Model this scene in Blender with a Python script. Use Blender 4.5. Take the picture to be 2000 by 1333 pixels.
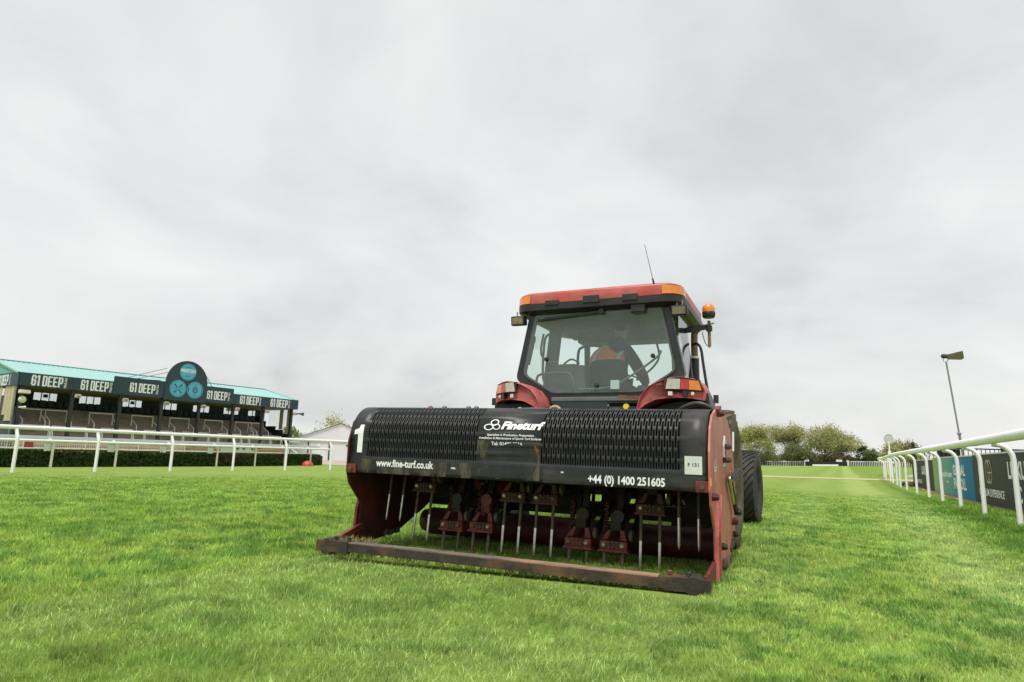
import bpy, bmesh, math, random
import numpy as np
from mathutils import Vector, Matrix, Euler
random.seed(7); rng = np.random.default_rng(11)
R = math.radians
for o in list(bpy.data.objects): bpy.data.objects.remove(o)
S = bpy.context.scene
COL = S.collection

# ------------------------------------------------------------------ camera
F_PX, PITCH, ROLL, CAM_H = 1255.2, R(10.1526), R(-1.4971), .8184
cam_d = bpy.data.cameras.new('camera'); cam = bpy.data.objects.new('camera', cam_d); COL.objects.link(cam)
_c, _s = math.cos(PITCH), math.sin(PITCH)
_fw = Vector((0, _c, _s)); _u0 = Vector((0, -_s, _c)); _r0 = Vector((1, 0, 0))
_up = _u0*math.cos(ROLL) + _r0*math.sin(ROLL); _rt = _r0*math.cos(ROLL) - _u0*math.sin(ROLL)
cam.matrix_world = Matrix(((_rt.x, _up.x, -_fw.x, 0), (_rt.y, _up.y, -_fw.y, 0), (_rt.z, _up.z, -_fw.z, CAM_H), (0, 0, 0, 1)))
cam_d.sensor_width = 36; cam_d.lens = F_PX/2000*36; cam_d.clip_start = .05; cam_d.clip_end = 6000
cam_d.dof.use_dof = True; cam_d.dof.focus_distance = 5.2; cam_d.dof.aperture_fstop = 9
S.camera = cam

# ------------------------------------------------------------------ sky, sun, exposure
SUN_EL, SUN_AZ = R(66), R(200)      # azimuth measured clockwise from +Y: behind the camera, a little to its left
w = bpy.data.worlds.new('World'); S.world = w; w.use_nodes = True
nt = w.node_tree; nt.nodes.clear()
def N(t, tree, **k):
    n = tree.nodes.new(t)
    for a, b in k.items(): setattr(n, a, b)
    return n
out = N('ShaderNodeOutputWorld', nt); bg = N('ShaderNodeBackground', nt); bg.inputs[1].default_value = .1
sky = N('ShaderNodeTexSky', nt, sky_type='NISHITA', sun_disc=False); sky.sun_elevation = SUN_EL; sky.sun_rotation = SUN_AZ
sky.air_density = 1.2; sky.dust_density = 3
tc = N('ShaderNodeTexCoord', nt); sep = N('ShaderNodeSeparateXYZ', nt); nt.links.new(tc.outputs['Generated'], sep.inputs[0])
mz = N('ShaderNodeMath', nt, operation='MAXIMUM'); nt.links.new(sep.outputs[2], mz.inputs[0]); mz.inputs[1].default_value = 0
az = N('ShaderNodeMath', nt, operation='ADD'); nt.links.new(mz.outputs[0], az.inputs[0]); az.inputs[1].default_value = .42
dx = N('ShaderNodeMath', nt, operation='DIVIDE'); nt.links.new(sep.outputs[0], dx.inputs[0]); nt.links.new(az.outputs[0], dx.inputs[1])
dy = N('ShaderNodeMath', nt, operation='DIVIDE'); nt.links.new(sep.outputs[1], dy.inputs[0]); nt.links.new(az.outputs[0], dy.inputs[1])
cmb = N('ShaderNodeCombineXYZ', nt); nt.links.new(dx.outputs[0], cmb.inputs[0]); nt.links.new(dy.outputs[0], cmb.inputs[1])
def cloud(scale, detail, off, dist):
    mp = N('ShaderNodeMapping', nt); mp.inputs['Location'].default_value = off; nt.links.new(cmb.outputs[0], mp.inputs[0])
    n = N('ShaderNodeTexNoise', nt); n.inputs['Scale'].default_value = scale; n.inputs['Detail'].default_value = detail
    n.inputs['Roughness'].default_value = .52; n.inputs['Distortion'].default_value = dist
    nt.links.new(mp.outputs[0], n.inputs['Vector']); return n.outputs[0]
c1 = cloud(1.35, 5, (0.4, 8.8, 0), .5); c2 = cloud(3.6, 5, (5.5, 2.2, 0), .7)
mixc = N('ShaderNodeMix', nt, data_type='FLOAT'); mixc.inputs[0].default_value = .24
nt.links.new(c1, mixc.inputs[2]); nt.links.new(c2, mixc.inputs[3])
rampc = N('ShaderNodeValToRGB', nt); nt.links.new(mixc.outputs[0], rampc.inputs[0])
e = rampc.color_ramp.elements
e[0].position = .34; e[0].color = (.72, .745, .745, 1); e[1].position = .63; e[1].color = (1.06, 1.06, 1.045, 1)
m = e.new(.47); m.color = (.91, .925, .91, 1)
SKY_L = 3.88
vm = N('ShaderNodeVectorMath', nt, operation='SCALE'); nt.links.new(rampc.outputs[0], vm.inputs[0]); vm.inputs['Scale'].default_value = SKY_L
mx = N('ShaderNodeMix', nt, data_type='RGBA'); mx.inputs[0].default_value = .94
nt.links.new(sky.outputs[0], mx.inputs[6]); nt.links.new(vm.outputs[0], mx.inputs[7])
nt.links.new(mx.outputs[2], bg.inputs[0]); nt.links.new(bg.outputs[0], out.inputs[0])
sun_d = bpy.data.lights.new('sun', 'SUN'); sun_d.energy = 1.5; sun_d.angle = R(16); sun_d.color = (1, .965, .91)
sun = bpy.data.objects.new('sun', sun_d); COL.objects.link(sun)
_d = Vector((math.sin(SUN_AZ)*math.cos(SUN_EL), math.cos(SUN_AZ)*math.cos(SUN_EL), math.sin(SUN_EL)))
sun.rotation_euler = (-_d).to_track_quat('-Z', 'Y').to_euler(); sun.location = (0, 0, 30)
S.view_settings.view_transform = 'Standard'; S.view_settings.look = 'None'; S.view_settings.gamma = 1
S.view_settings.exposure = 1.16
try: S.view_settings.use_curve_mapping = False
except Exception: pass
S.render.engine = 'CYCLES'; S.cycles.use_denoising = True; S.cycles.max_bounces = 6; S.cycles.transparent_max_bounces = 12
S.cycles.diffuse_bounces = 3; S.cycles.glossy_bounces = 3; S.cycles.caustics_reflective = False; S.cycles.caustics_refractive = False

# ------------------------------------------------------------------ materials
def pmat(name, col, col2=None, scale=6, rough=.55, metal=0, bump=0, bscale=None, spec=.5, detail=5, lo=.38, hi=.66, col3=None, scale3=1.5, lo3=.5, hi3=.62, coat=0, coords='Object', stretch=None):
    m = bpy.data.materials.new(name); m.use_nodes = True; t = m.node_tree
    b = t.nodes['Principled BSDF']; b.inputs['Roughness'].default_value = rough; b.inputs['Metallic'].default_value = metal
    b.inputs['Specular IOR Level'].default_value = spec; b.inputs['Coat Weight'].default_value = coat
    b.inputs['Base Color'].default_value = (*col, 1)
    co = N('ShaderNodeTexCoord', t); vec = co.outputs[coords]
    if stretch:
        mp = N('ShaderNodeMapping', t); mp.inputs['Scale'].default_value = stretch; t.links.new(vec, mp.inputs[0]); vec = mp.outputs[0]
    last = None
    def layer(a, bcol, sc, l, h):
        n = N('ShaderNodeTexNoise', t); n.inputs['Scale'].default_value = sc; n.inputs['Detail'].default_value = detail; n.inputs['Roughness'].default_value = .62
        t.links.new(vec, n.inputs['Vector'])
        mr = N('ShaderNodeMapRange', t); mr.inputs[1].default_value = l; mr.inputs[2].default_value = h; t.links.new(n.outputs[0], mr.inputs[0])
        x = N('ShaderNodeMix', t, data_type='RGBA'); t.links.new(mr.outputs[0], x.inputs[0])
        if isinstance(a, tuple): x.inputs[6].default_value = (*a, 1)
        else: t.links.new(a, x.inputs[6])
        x.inputs[7].default_value = (*bcol, 1); return x.outputs[2]
    if col2: last = layer(col, col2, scale, lo, hi)
    if col3: last = layer(last if last is not None else col, col3, scale3, lo3, hi3)
    if last is not None: t.links.new(last, b.inputs['Base Color'])
    if bump:
        n = N('ShaderNodeTexNoise', t); n.inputs['Scale'].default_value = bscale or scale*4; n.inputs['Detail'].default_value = 4; t.links.new(vec, n.inputs['Vector'])
        bp = N('ShaderNodeBump', t); bp.inputs['Strength'].default_value = bump; bp.inputs['Distance'].default_value = .02
        t.links.new(n.outputs[0], bp.inputs['Height']); t.links.new(bp.outputs[0], b.inputs['Normal'])
    return m
def glass_mat(name, tint, dust, dustcol=(.35, .4, .36), rough=.02):
    m = bpy.data.materials.new(name); m.use_nodes = True; t = m.node_tree; t.nodes.clear()
    o = N('ShaderNodeOutputMaterial', t); tr = N('ShaderNodeBsdfTransparent', t); tr.inputs[0].default_value = (*tint, 1)
    gl = N('ShaderNodeBsdfGlossy', t); gl.inputs['Roughness'].default_value = rough
    lw = N('ShaderNodeLayerWeight', t); pw = N('ShaderNodeMath', t, operation='POWER'); t.links.new(lw.outputs['Facing'], pw.inputs[0]); pw.inputs[1].default_value = 5
    fr = N('ShaderNodeMath', t, operation='MULTIPLY_ADD'); t.links.new(pw.outputs[0], fr.inputs[0]); fr.inputs[1].default_value = .9; fr.inputs[2].default_value = .035
    df = N('ShaderNodeBsdfDiffuse', t); df.inputs[0].default_value = (*dustcol, 1)
    n = N('ShaderNodeTexNoise', t); n.inputs['Scale'].default_value = 9; n.inputs['Detail'].default_value = 6
    co = N('ShaderNodeTexCoord', t); t.links.new(co.outputs['Object'], n.inputs['Vector'])
    mr = N('ShaderNodeMapRange', t); mr.inputs[3].default_value = dust*.75; mr.inputs[4].default_value = dust*1.25; t.links.new(n.outputs[0], mr.inputs[0])
    a = N('ShaderNodeMixShader', t); t.links.new(mr.outputs[0], a.inputs[0]); t.links.new(tr.outputs[0], a.inputs[1]); t.links.new(df.outputs[0], a.inputs[2])
    b = N('ShaderNodeMixShader', t); t.links.new(fr.outputs[0], b.inputs[0]); t.links.new(a.outputs[0], b.inputs[1]); t.links.new(gl.outputs[0], b.inputs[2])
    t.links.new(b.outputs[0], o.inputs[0]); return m
def leaf_mat(name, attr='tint', trans=.35, rough=.5):
    m = bpy.data.materials.new(name); m.use_nodes = True; t = m.node_tree; t.nodes.clear()
    o = N('ShaderNodeOutputMaterial', t); at = N('ShaderNodeAttribute', t); at.attribute_name = attr
    d = N('ShaderNodeBsdfPrincipled', t); d.inputs['Roughness'].default_value = rough; d.inputs['Specular IOR Level'].default_value = .3
    tl = N('ShaderNodeBsdfTranslucent', t); mxs = N('ShaderNodeMixShader', t); mxs.inputs[0].default_value = trans
    t.links.new(at.outputs[0], d.inputs['Base Color']); t.links.new(at.outputs[0], tl.inputs[0])
    t.links.new(d.outputs[0], mxs.inputs[1]); t.links.new(tl.outputs[0], mxs.inputs[2]); t.links.new(mxs.outputs[0], o.inputs[0]); return m
M = dict(
 red=pmat('faded red paint', (.46, .085, .08), (.54, .17, .155), 6, .45, bump=.08, col3=(.20, .06, .045), scale3=4, lo3=.54, hi3=.70),
 roofred=pmat('cab roof red paint', (.43, .055, .042), (.50, .12, .10), 5, .42, spec=.5, bump=.05, col3=(.26, .06, .045), scale3=3, lo3=.52, hi3=.7, stretch=(.6, 1, 1.6)),
 platered=pmat('weathered red plate', (.52, .11, .085), (.58, .25, .21), 4, .5, bump=.08, col3=(.30, .15, .06), scale3=2.5, lo3=.54, hi3=.66, stretch=(1, 1, .45)),
 darkred=pmat('grimy shade darkened red paint', (.10, .014, .013), (.035, .012, .009), 7, .6, bump=.2),  # grime, plus the shade under the hood mixed into the red
 headred=pmat('tine head red paint', (.22, .026, .022), (.06, .016, .012), 14, .55, bump=.2),
 shroud=pmat('worn black hood paint', (.011, .012, .013), (.024, .025, .026), 7, .44, bump=.10, spec=.45, col3=(.045, .042, .039), scale3=3, lo3=.58, hi3=.74),
 void=pmat('black light blocking sheet', (.004, .004, .004), None, 4, .8, spec=.1),  # near black, for the sheets that block light under the hood
 rust=pmat('rust', (.30, .10, .03), (.10, .05, .025), 18, .85, bump=.3),
 lichen=pmat('dried mud stain', (.16, .14, .09), (.08, .075, .06), 14, .9),
 black=pmat('black plastic', (.015, .015, .017), (.03, .03, .03), 8, .45),
 blackpaint=pmat('black painted steel', (.014, .015, .018), (.03, .031, .035), 5, .35, bump=.03),
 grime=pmat('oily black machinery', (.009, .008, .008), (.028, .020, .016), 10, .6, bump=.3),
 bar=pmat('rusty steel bar', (.046, .033, .024), (.020, .016, .013), 7, .75, bump=.35, col3=(.15, .075, .038), scale3=2.6, lo3=.50, hi3=.68),
 barwood=pmat('worn grey brown top strip', (.19, .14, .11), (.085, .078, .08), 8, .85, bump=.3, col3=(.32, .19, .12), scale3=1.6, lo3=.52, hi3=.6, stretch=(.8, 2, 2)),
 steel=pmat('polished tine steel', (.62, .60, .56), (.42, .40, .36), 20, .32, 1),
 dullsteel=pmat('dull tine shank', (.14, .11, .075), (.075, .06, .045), 22, .6, .3, bump=.2),
 bolt=pmat('bright bolt', (.55, .52, .46), (.30, .22, .16), 30, .4, .8),
 rubber=pmat('muddy tyre rubber', (.026, .026, .028), (.06, .055, .045), 9, .75, bump=.25, col3=(.14, .11, .07), scale3=5, lo3=.60, hi3=.74),
 mudrub=pmat('mud caked tyre rubber', (.13, .10, .07), (.06, .055, .045), 7, .9, bump=.5, col3=(.19, .15, .10), scale3=3, lo3=.45, hi3=.65),
 rim=pmat('cream wheel rim', (.55, .42, .20), (.30, .22, .12), 6, .6, bump=.1),
 amber=pmat('amber lens', (.74, .21, .02), (.84, .28, .035), 20, .2, spec=.6, coat=.3),
 redlens=pmat('red lens', (.45, .03, .03), (.55, .06, .05), 20, .2, coat=.3),
 clearlens=pmat('clear lamp lens', (.62, .60, .52), (.45, .44, .38), 16, .25, bump=.2, bscale=160),
 lamplens=pmat('brownish work lamp glass', (.15, .12, .08), (.30, .25, .17), 9, .2, bump=.2, bscale=120),
 chrome=pmat('bright metal', (.6, .6, .58), None, 5, .3, 1),
 exhaust=pmat('rusty exhaust steel', (.22, .13, .09), (.32, .22, .17), 12, .7, .3),
 white=pmat('white plastic rail', (.86, .86, .88), (.79, .79, .79), 4, .40, col3=(.55, .55, .44), scale3=2.2, lo3=.62, hi3=.80),
 barrier=pmat('white painted barrier tube', (.92, .92, .90), None, 4, .4),
 cream=pmat('cream painted post', (.72, .69, .58), (.62, .60, .50), 6, .5),
 greyrail=pmat('pale grey rail board', (.58, .62, .63), (.66, .68, .67), 2, .5),
 lettering=pmat('white lettering vinyl', (.86, .87, .88), (.79, .80, .81), 26, .5),
 sticker=pmat('white sticker', (.70, .71, .68), (.62, .64, .62), 12, .5),
 yellow=pmat('yellow sticker', (.80, .50, .06), (.62, .40, .08), 20, .5),
 navy=pmat('dark blue green fascia', (.014, .039, .055), (.020, .047, .064), 1.2, .5),
 logo_blue=pmat('sky blue sign face', (.09, .41, .60), (.10, .44, .63), 3, .5),
 teal=pmat('pale mint roof sheet', (.25, .46, .43), (.29, .50, .47), 1.5, .5),
 tealdark=pmat('teal gable sheet', (.11, .38, .34), (.13, .42, .38), 2, .5),
 creamwall=pmat('cream wall panel', (.50, .43, .29), (.44, .38, .26), 2, .7),
 paneglass=pmat('pale window pane', (.62, .66, .66), (.70, .74, .73), 2, .25),
 greywall=pmat('dark grey block wall', (.045, .047, .055), (.07, .07, .08), 3, .8),
 standdark=pmat('black stand cladding', (.012, .013, .016), (.02, .02, .024), 3, .6),
 seatblue=pmat('dark blue seat', (.018, .035, .05), (.015, .025, .035), 4, .5),
 step=pmat('brown terrace concrete', (.37, .295, .245), (.29, .23, .195), 2.5, .85, bump=.2, col3=(.20, .17, .145), scale3=1.2, lo3=.5, hi3=.68),
 soffit=pmat('brown grey soffit', (.20, .175, .13), (.15, .13, .10), 2, .8),
 tent=pmat('white marquee canvas', (.84, .84, .82), (.80, .80, .78), 1.5, .6),
 tentwall=pmat('grey white marquee wall', (.70, .72, .74), (.76, .77, .78), 1, .6),
 concrete=pmat('pale concrete path', (.42, .34, .29), (.34, .29, .25), 3, .9),
 boarddark=pmat('dark grey advertising board', (.048, .046, .041), (.056, .053, .048), 2, .6, spec=.12),
 gold=pmat('gold lettering', (.52, .43, .27), None, 3, .5),
 fencek=pmat('black fence paint', (.012, .013, .018), None, 3, .45),
 pole=pmat('grey galvanised pole', (.30, .31, .31), (.24, .25, .25), 4, .5, .4),
 lampbox=pmat('brown tinted lamp housing', (.085, .065, .04), (.13, .105, .05), 5, .5),
 bark=pmat('grey brown bark', (.11, .085, .062), (.065, .05, .04), 4, .9, bump=.3),
 redtub=pmat('red plastic', (.48, .045, .05), (.40, .06, .055), 6, .45),
 navycloth=pmat('dark navy hoodie cloth', (.028, .032, .046), (.022, .025, .034), 20, .95, bump=.3),
 orange=pmat('orange hi vis cloth', (.95, .25, .05), (.90, .21, .05), 14, .8),
 reflect=pmat('silver reflective tape', (.55, .60, .56), None, 5, .4),
 skin=pmat('skin', (.45, .25, .18), (.38, .20, .15), 20, .55),
 paledisc=pmat('pale grey disc', (.50, .52, .51), None, 4, .6),
 hair=pmat('short dark hair', (.035, .026, .02), (.06, .045, .035), 60, .8, bump=.5),
 seatcloth=pmat('dark grey seat cloth', (.035, .038, .037), (.05, .053, .05), 12, .9),
 cabgrey=pmat('grey cab lining', (.16, .17, .16), (.12, .13, .125), 4, .8),
 straw=pmat('straw covered crossing', (.52, .40, .22), (.40, .32, .18), 2, .9, bump=.3),
 soil=pmat('dry leaf litter', (.14, .09, .055), (.24, .16, .09), 6, .95, bump=.5),
 dandelion=pmat('dandelion yellow', (.85, .62, .03), None, 5, .7),
 hose=pmat('black hydraulic hose', (.03, .03, .032), (.09, .08, .06), 14, .6),
)
def stain_mat(name, c0, c1, scale, lo, hi, amt, stretch, seed):
    m = bpy.data.materials.new(name); m.use_nodes = True; t = m.node_tree; b = t.nodes['Principled BSDF']; b.inputs['Roughness'].default_value = .85; o = t.nodes['Material Output']
    co = N('ShaderNodeTexCoord', t); mp = N('ShaderNodeMapping', t); mp.inputs['Scale'].default_value = stretch; mp.inputs['Location'].default_value = (seed, seed*.7, 0); t.links.new(co.outputs['Object'], mp.inputs[0])
    n = N('ShaderNodeTexNoise', t); n.inputs['Scale'].default_value = scale; n.inputs['Detail'].default_value = 7; n.inputs['Roughness'].default_value = .68; t.links.new(mp.outputs[0], n.inputs['Vector'])
    mr = N('ShaderNodeMapRange', t); mr.inputs[1].default_value = lo; mr.inputs[2].default_value = hi; mr.inputs[4].default_value = amt; t.links.new(n.outputs[0], mr.inputs[0])
    n2 = N('ShaderNodeTexNoise', t); n2.inputs['Scale'].default_value = scale*3; n2.inputs['Detail'].default_value = 5; t.links.new(co.outputs['Object'], n2.inputs['Vector'])
    x = N('ShaderNodeMix', t, data_type='RGBA'); t.links.new(n2.outputs[0], x.inputs[0]); x.inputs[6].default_value = (*c0, 1); x.inputs[7].default_value = (*c1, 1); t.links.new(x.outputs[2], b.inputs['Base Color'])
    tr = N('ShaderNodeBsdfTransparent', t); ms = N('ShaderNodeMixShader', t); t.links.new(mr.outputs[0], ms.inputs[0]); t.links.new(tr.outputs[0], ms.inputs[1]); t.links.new(b.outputs[0], ms.inputs[2]); t.links.new(ms.outputs[0], o.inputs[0]); return m
M['mudstain'] = stain_mat('streaked mud stain', (.10, .09, .065), (.17, .15, .10), 7, .46, .62, .75, (1, 1, .45), 2.3)
M['ruststain'] = stain_mat('patchy rust', (.36, .12, .03), (.16, .065, .03), 8, .56, .66, .9, (1, 1, .6), 5.1)
M['duststain'] = stain_mat('grey dust film', (.12, .115, .11), (.16, .15, .14), 3.5, .42, .70, .42, (.7, 1, 1.3), 8.2)
M['glass'] = glass_mat('dusty green cab glass', (.93, .99, .97), .085, (.42, .48, .45))
M['sideglass'] = glass_mat('clear cab glass', (.95, .99, .98), .02)
M['panelight'] = glass_mat('hazy daylight pane', (.93, .97, .96), .12, (.7, .72, .7)); M['leaf'] = leaf_mat('foliage'); M['blade'] = leaf_mat('grass blades', trans=.30, rough=.42)

# ------------------------------------------------------------------ mesh helpers
class MB:
    """collects shapes; build() links them as ONE mesh object"""
    def __init__(s): s.v = []; s.f = []
    def add(s, vs, fs):
        n = len(s.v); s.v += [tuple(q) for q in vs]; s.f += [tuple(i+n for i in f) for f in fs]; return s
    def box(s, c, d, rot=None, bev=0):
        hx, hy, hz = d[0]/2, d[1]/2, d[2]/2
        if bev:
            bm = bmesh.new(); bmesh.ops.create_cube(bm, size=1)
            for v in bm.verts: v.co = Vector((v.co.x*d[0], v.co.y*d[1], v.co.z*d[2]))
            bmesh.ops.bevel(bm, geom=list(bm.edges), offset=bev, segments=2, affect='EDGES', profile=.6)
            bm.verts.index_update(); vs = [v.co.copy() for v in bm.verts]; fs = [[v.index for v in f.verts] for f in bm.faces]; bm.free()
        else:
            vs = [Vector((a*hx, b*hy, e*hz)) for a in (-1, 1) for b in (-1, 1) for e in (-1, 1)]
            fs = [(0, 1, 3, 2), (4, 6, 7, 5), (0, 4, 5, 1), (2, 3, 7, 6), (0, 2, 6, 4), (1, 5, 7, 3)]
        if rot is not None:
            mm = rot if isinstance(rot, Matrix) else Euler(rot).to_matrix(); vs = [mm @ v for v in vs]
        return s.add([v+Vector(c) for v in vs], fs)
    def bar(s, a, b, wd, ht, up=(0, 0, 1)):
        a, b = Vector(a), Vector(b); d = (b-a); L = d.length; d.normalize(); u = Vector(up)
        x = d.cross(u)
        if x.length < 1e-4: x = d.cross(Vector((1, 0, 0)))
        x.normalize(); z = x.cross(d)
        return s.box((a+b)/2, (wd, L, ht), Matrix((x, d, z)).transposed())
    def tube(s, pts, r, n=8, cap=True, closed=False):
        pts = [Vector(p) for p in pts]; k = len(pts); rs = r if isinstance(r, (list, tuple)) else [r]*k
        vs = []; prev = None
        for i, p in enumerate(pts):
            if closed: d = pts[(i+1) % k]-pts[i-1]
            else: d = pts[min(i+1, k-1)]-pts[max(i-1, 0)]
            d.normalize()
            if prev is None:
                a = d.cross(Vector((0, 0, 1)))
                if a.length < .05: a = d.cross(Vector((1, 0, 0)))
            else: a = prev - d*prev.dot(d)
            a.normalize(); prev = a; b = d.cross(a)
            vs += [p + (a*math.cos(2*math.pi*j/n)+b*math.sin(2*math.pi*j/n))*rs[i] for j in range(n)]
        fs = []
        for i in range(k if closed else k-1):
            i2 = (i+1) % k
            for j in range(n): fs.append((i*n+j, i*n+(j+1) % n, i2*n+(j+1) % n, i2*n+j))
        if cap and not closed: fs += [tuple(range(n))[::-1], tuple((k-1)*n+j for j in range(n))]
        return s.add(vs, fs)
    def lathe(s, prof, c=(0, 0, 0), axis='Z', n=24, closed=False):
        """prof: (radius, along) pairs"""
        vs = []; k = len(prof)
        for (r, h) in prof:
            for j in range(n):
                a = 2*math.pi*j/n; x, y = r*math.cos(a), r*math.sin(a)
                p = {'Z': (x, y, h), 'X': (h, x, y), 'Y': (x, h, y)}[axis]; vs.append(Vector(p)+Vector(c))
        fs = [(i*n+j, i*n+(j+1) % n, (i+1) % k*n+(j+1) % n, (i+1) % k*n+j) for i in range(k if closed else k-1) for j in range(n)]
        if not closed:
            if prof[0][0] > 1e-5: fs.append(tuple(range(n))[::-1])
            if prof[-1][0] > 1e-5: fs.append(tuple((k-1)*n+j for j in range(n)))
        return s.add(vs, fs)
    def prism(s, poly, a, b, axis='X'):
        """polygon in the other two axes, extruded from a to b along axis"""
        def P(u, v, t): return {'X': (t, u, v), 'Y': (u, t, v), 'Z': (u, v, t)}[axis]
        n = len(poly); vs = [P(u, v, a) for u, v in poly]+[P(u, v, b) for u, v in poly]
        fs = [tuple(range(n)), tuple(range(n, 2*n))[::-1]]+[(i, (i+1) % n, n+(i+1) % n, n+i) for i in range(n)]
        return s.add(vs, fs)
    def ring(s, outer, inner, a, b, axis='Y'):
        """frame between two polygons of equal length"""
        def P(u, v, t): return {'X': (t, u, v), 'Y': (u, t, v), 'Z': (u, v, t)}[axis]
        n = len(outer); vs = [P(*q, a) for q in outer]+[P(*q, a) for q in inner]+[P(*q, b) for q in outer]+[P(*q, b) for q in inner]; fs = []
        for i in range(n):
            j = (i+1) % n
            fs += [(i, j, n+j, n+i), (2*n+i, 3*n+i, 3*n+j, 2*n+j), (i, 2*n+i, 2*n+j, j), (n+i, n+j, 3*n+j, 3*n+i)]
        return s.add(vs, fs)
    def loft(s, rings, cap=True):
        n = len(rings[0]); vs = [p for r in rings for p in r]; k = len(rings)
        fs = [(i*n+j, i*n+(j+1) % n, (i+1)*n+(j+1) % n, (i+1)*n+j) for i in range(k-1) for j in range(n)]
        if cap: fs += [tuple(range(n))[::-1], tuple((k-1)*n+j for j in range(n))]
        return s.add(vs, fs)
    def xf(s, mat): s.v = [tuple(mat @ Vector(v)) for v in s.v]; return s
    def mesh(s, name, m, smooth=False):
        me = bpy.data.meshes.new(name); me.from_pydata(s.v, [], s.f); me.update()
        bm = bmesh.new(); bm.from_mesh(me); bmesh.ops.recalc_face_normals(bm, faces=bm.faces); bm.to_mesh(me); bm.free()
        if m: me.materials.append(M[m] if isinstance(m, str) else m)
        if smooth:
            me.polygons.foreach_set('use_smooth', [True]*len(me.polygons))
            try: me.set_sharp_from_angle(angle=R(38))
            except Exception: pass
        return me
    def build(s, name, m, parent=None, smooth=False, label=None):
        o = bpy.data.objects.new(name, s.mesh(name, m, smooth)); COL.objects.link(o)
        if parent: o.parent = parent
        if label: o['label'] = label
        return o
def link(name, me, parent=None, loc=None, rot=None):
    o = bpy.data.objects.new(name, me); COL.objects.link(o)
    if parent: o.parent = parent
    if loc is not None: o.location = loc
    if rot is not None: o.rotation_euler = rot
    return o
def tag(o, label, cat, group=None):
    o['label'] = label; o['category'] = cat
    if group: o['group'] = group
    return o
def thing(name, label, cat, loc=(0, 0, 0), rz=0, group=None):
    o = bpy.data.objects.new(name, None); COL.objects.link(o); o.location = loc; o.rotation_euler = (0, 0, rz); o.empty_display_size = .2
    return tag(o, label, cat, group)
def structure(o): o['kind'] = 'structure'; return o
def stuff(o): o['kind'] = 'stuff'; return o
def copy_tree(o, parent=None):
    c = o.copy(); COL.objects.link(c)
    if parent: c.parent = parent
    for ch in list(o.children): copy_tree(ch, c)
    return c
def text_mesh(body, height=1, bold=0, xs=1, shear=0, spacing=1):
    """flat text as (verts2d, faces): left edge at 0, baseline at 0, capital height = height"""
    cu = bpy.data.curves.new('t', 'FONT'); cu.body = body; cu.offset = bold; cu.shear = shear; cu.resolution_u = 3; cu.space_character = spacing
    ob = bpy.data.objects.new('t', cu); COL.objects.link(ob)
    dg = bpy.context.evaluated_depsgraph_get(); me = bpy.data.meshes.new_from_object(ob.evaluated_get(dg))
    bpy.data.objects.remove(ob); bpy.data.curves.remove(cu)
    v = np.array([q.co[:] for q in me.vertices]); fs = [tuple(p.vertices) for p in me.polygons]; bpy.data.meshes.remove(me)
    x0 = v[:, 0].min(); k = height/.72
    return np.column_stack(((v[:, 0]-x0)*k*xs, v[:, 1]*k)), fs
def fit_text(body, width, height, bold=0, shear=0, spacing=1):
    v, f = text_mesh(body, height, bold, 1, shear, spacing); v[:, 0] *= width/v[:, 0].max(); return v, f
def slice_uv(v, fs, step):
    """cut flat text into horizontal bands so it can follow a curve"""
    bm = bmesh.new(); vv = [bm.verts.new((a, b, 0)) for a, b in v]
    for f in fs:
        try: bm.faces.new([vv[i] for i in f])
        except ValueError: pass
    lo, hi = v[:, 1].min(), v[:, 1].max(); y = lo+step
    while y < hi:
        bmesh.ops.bisect_plane(bm, geom=bm.verts[:]+bm.edges[:]+bm.faces[:], plane_co=(0, y, 0), plane_no=(0, 1, 0)); y += step
    bm.verts.index_update(); r = np.array([q.co[:2] for q in bm.verts]), [tuple(x.index for x in f.verts) for f in bm.faces]; bm.free(); return r
def noise2(x, y, scale, seed=0, octaves=3):
    g = np.random.default_rng(seed).random((64, 64)); tot = 0; amp = 1; su = 0
    for k in range(octaves):
        a = x*scale*2**k+13.7*k; b = y*scale*2**k+7.1*k; i = np.floor(a).astype(int); j = np.floor(b).astype(int); u = a-i; v = b-j
        u = u*u*(3-2*u); v = v*v*(3-2*v)
        q = lambda p, r: g[p % 64, r % 64]
        tot = tot+amp*((q(i, j)*(1-u)+q(i+1, j)*u)*(1-v)+(q(i, j+1)*(1-u)+q(i+1, j+1)*u)*v); su += amp; amp *= .55
    return tot/su
# ================================================================== SETTING
def ss(a, b, x): t = np.clip((x-a)/(b-a), 0, 1); return t*t*(3-2*t)
def ground_z(x, y):
    x = np.asarray(x, float); y = np.asarray(y, float); D = np.hypot(x, y); az = np.degrees(np.arctan2(x, y))
    return ss(70, 175, D)*np.clip((az-21.2)*.078, 0, .68)
def P(az, D, z=0):
    a = R(az); return Vector((D*math.sin(a), D*math.cos(a), z))
TRACK = R(27); TRK = (math.cos(TRACK), -math.sin(TRACK))         # across the track, towards the right rail
OX, OY, YAW = -.0229, 5.0081, R(24.124)                          # where the machine stands and heads
def loc_rf(x, y):
    x = np.asarray(x)-OX; y = np.asarray(y)-OY
    return x*math.cos(YAW)-y*math.sin(YAW), x*math.sin(YAW)+y*math.cos(YAW)

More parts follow.
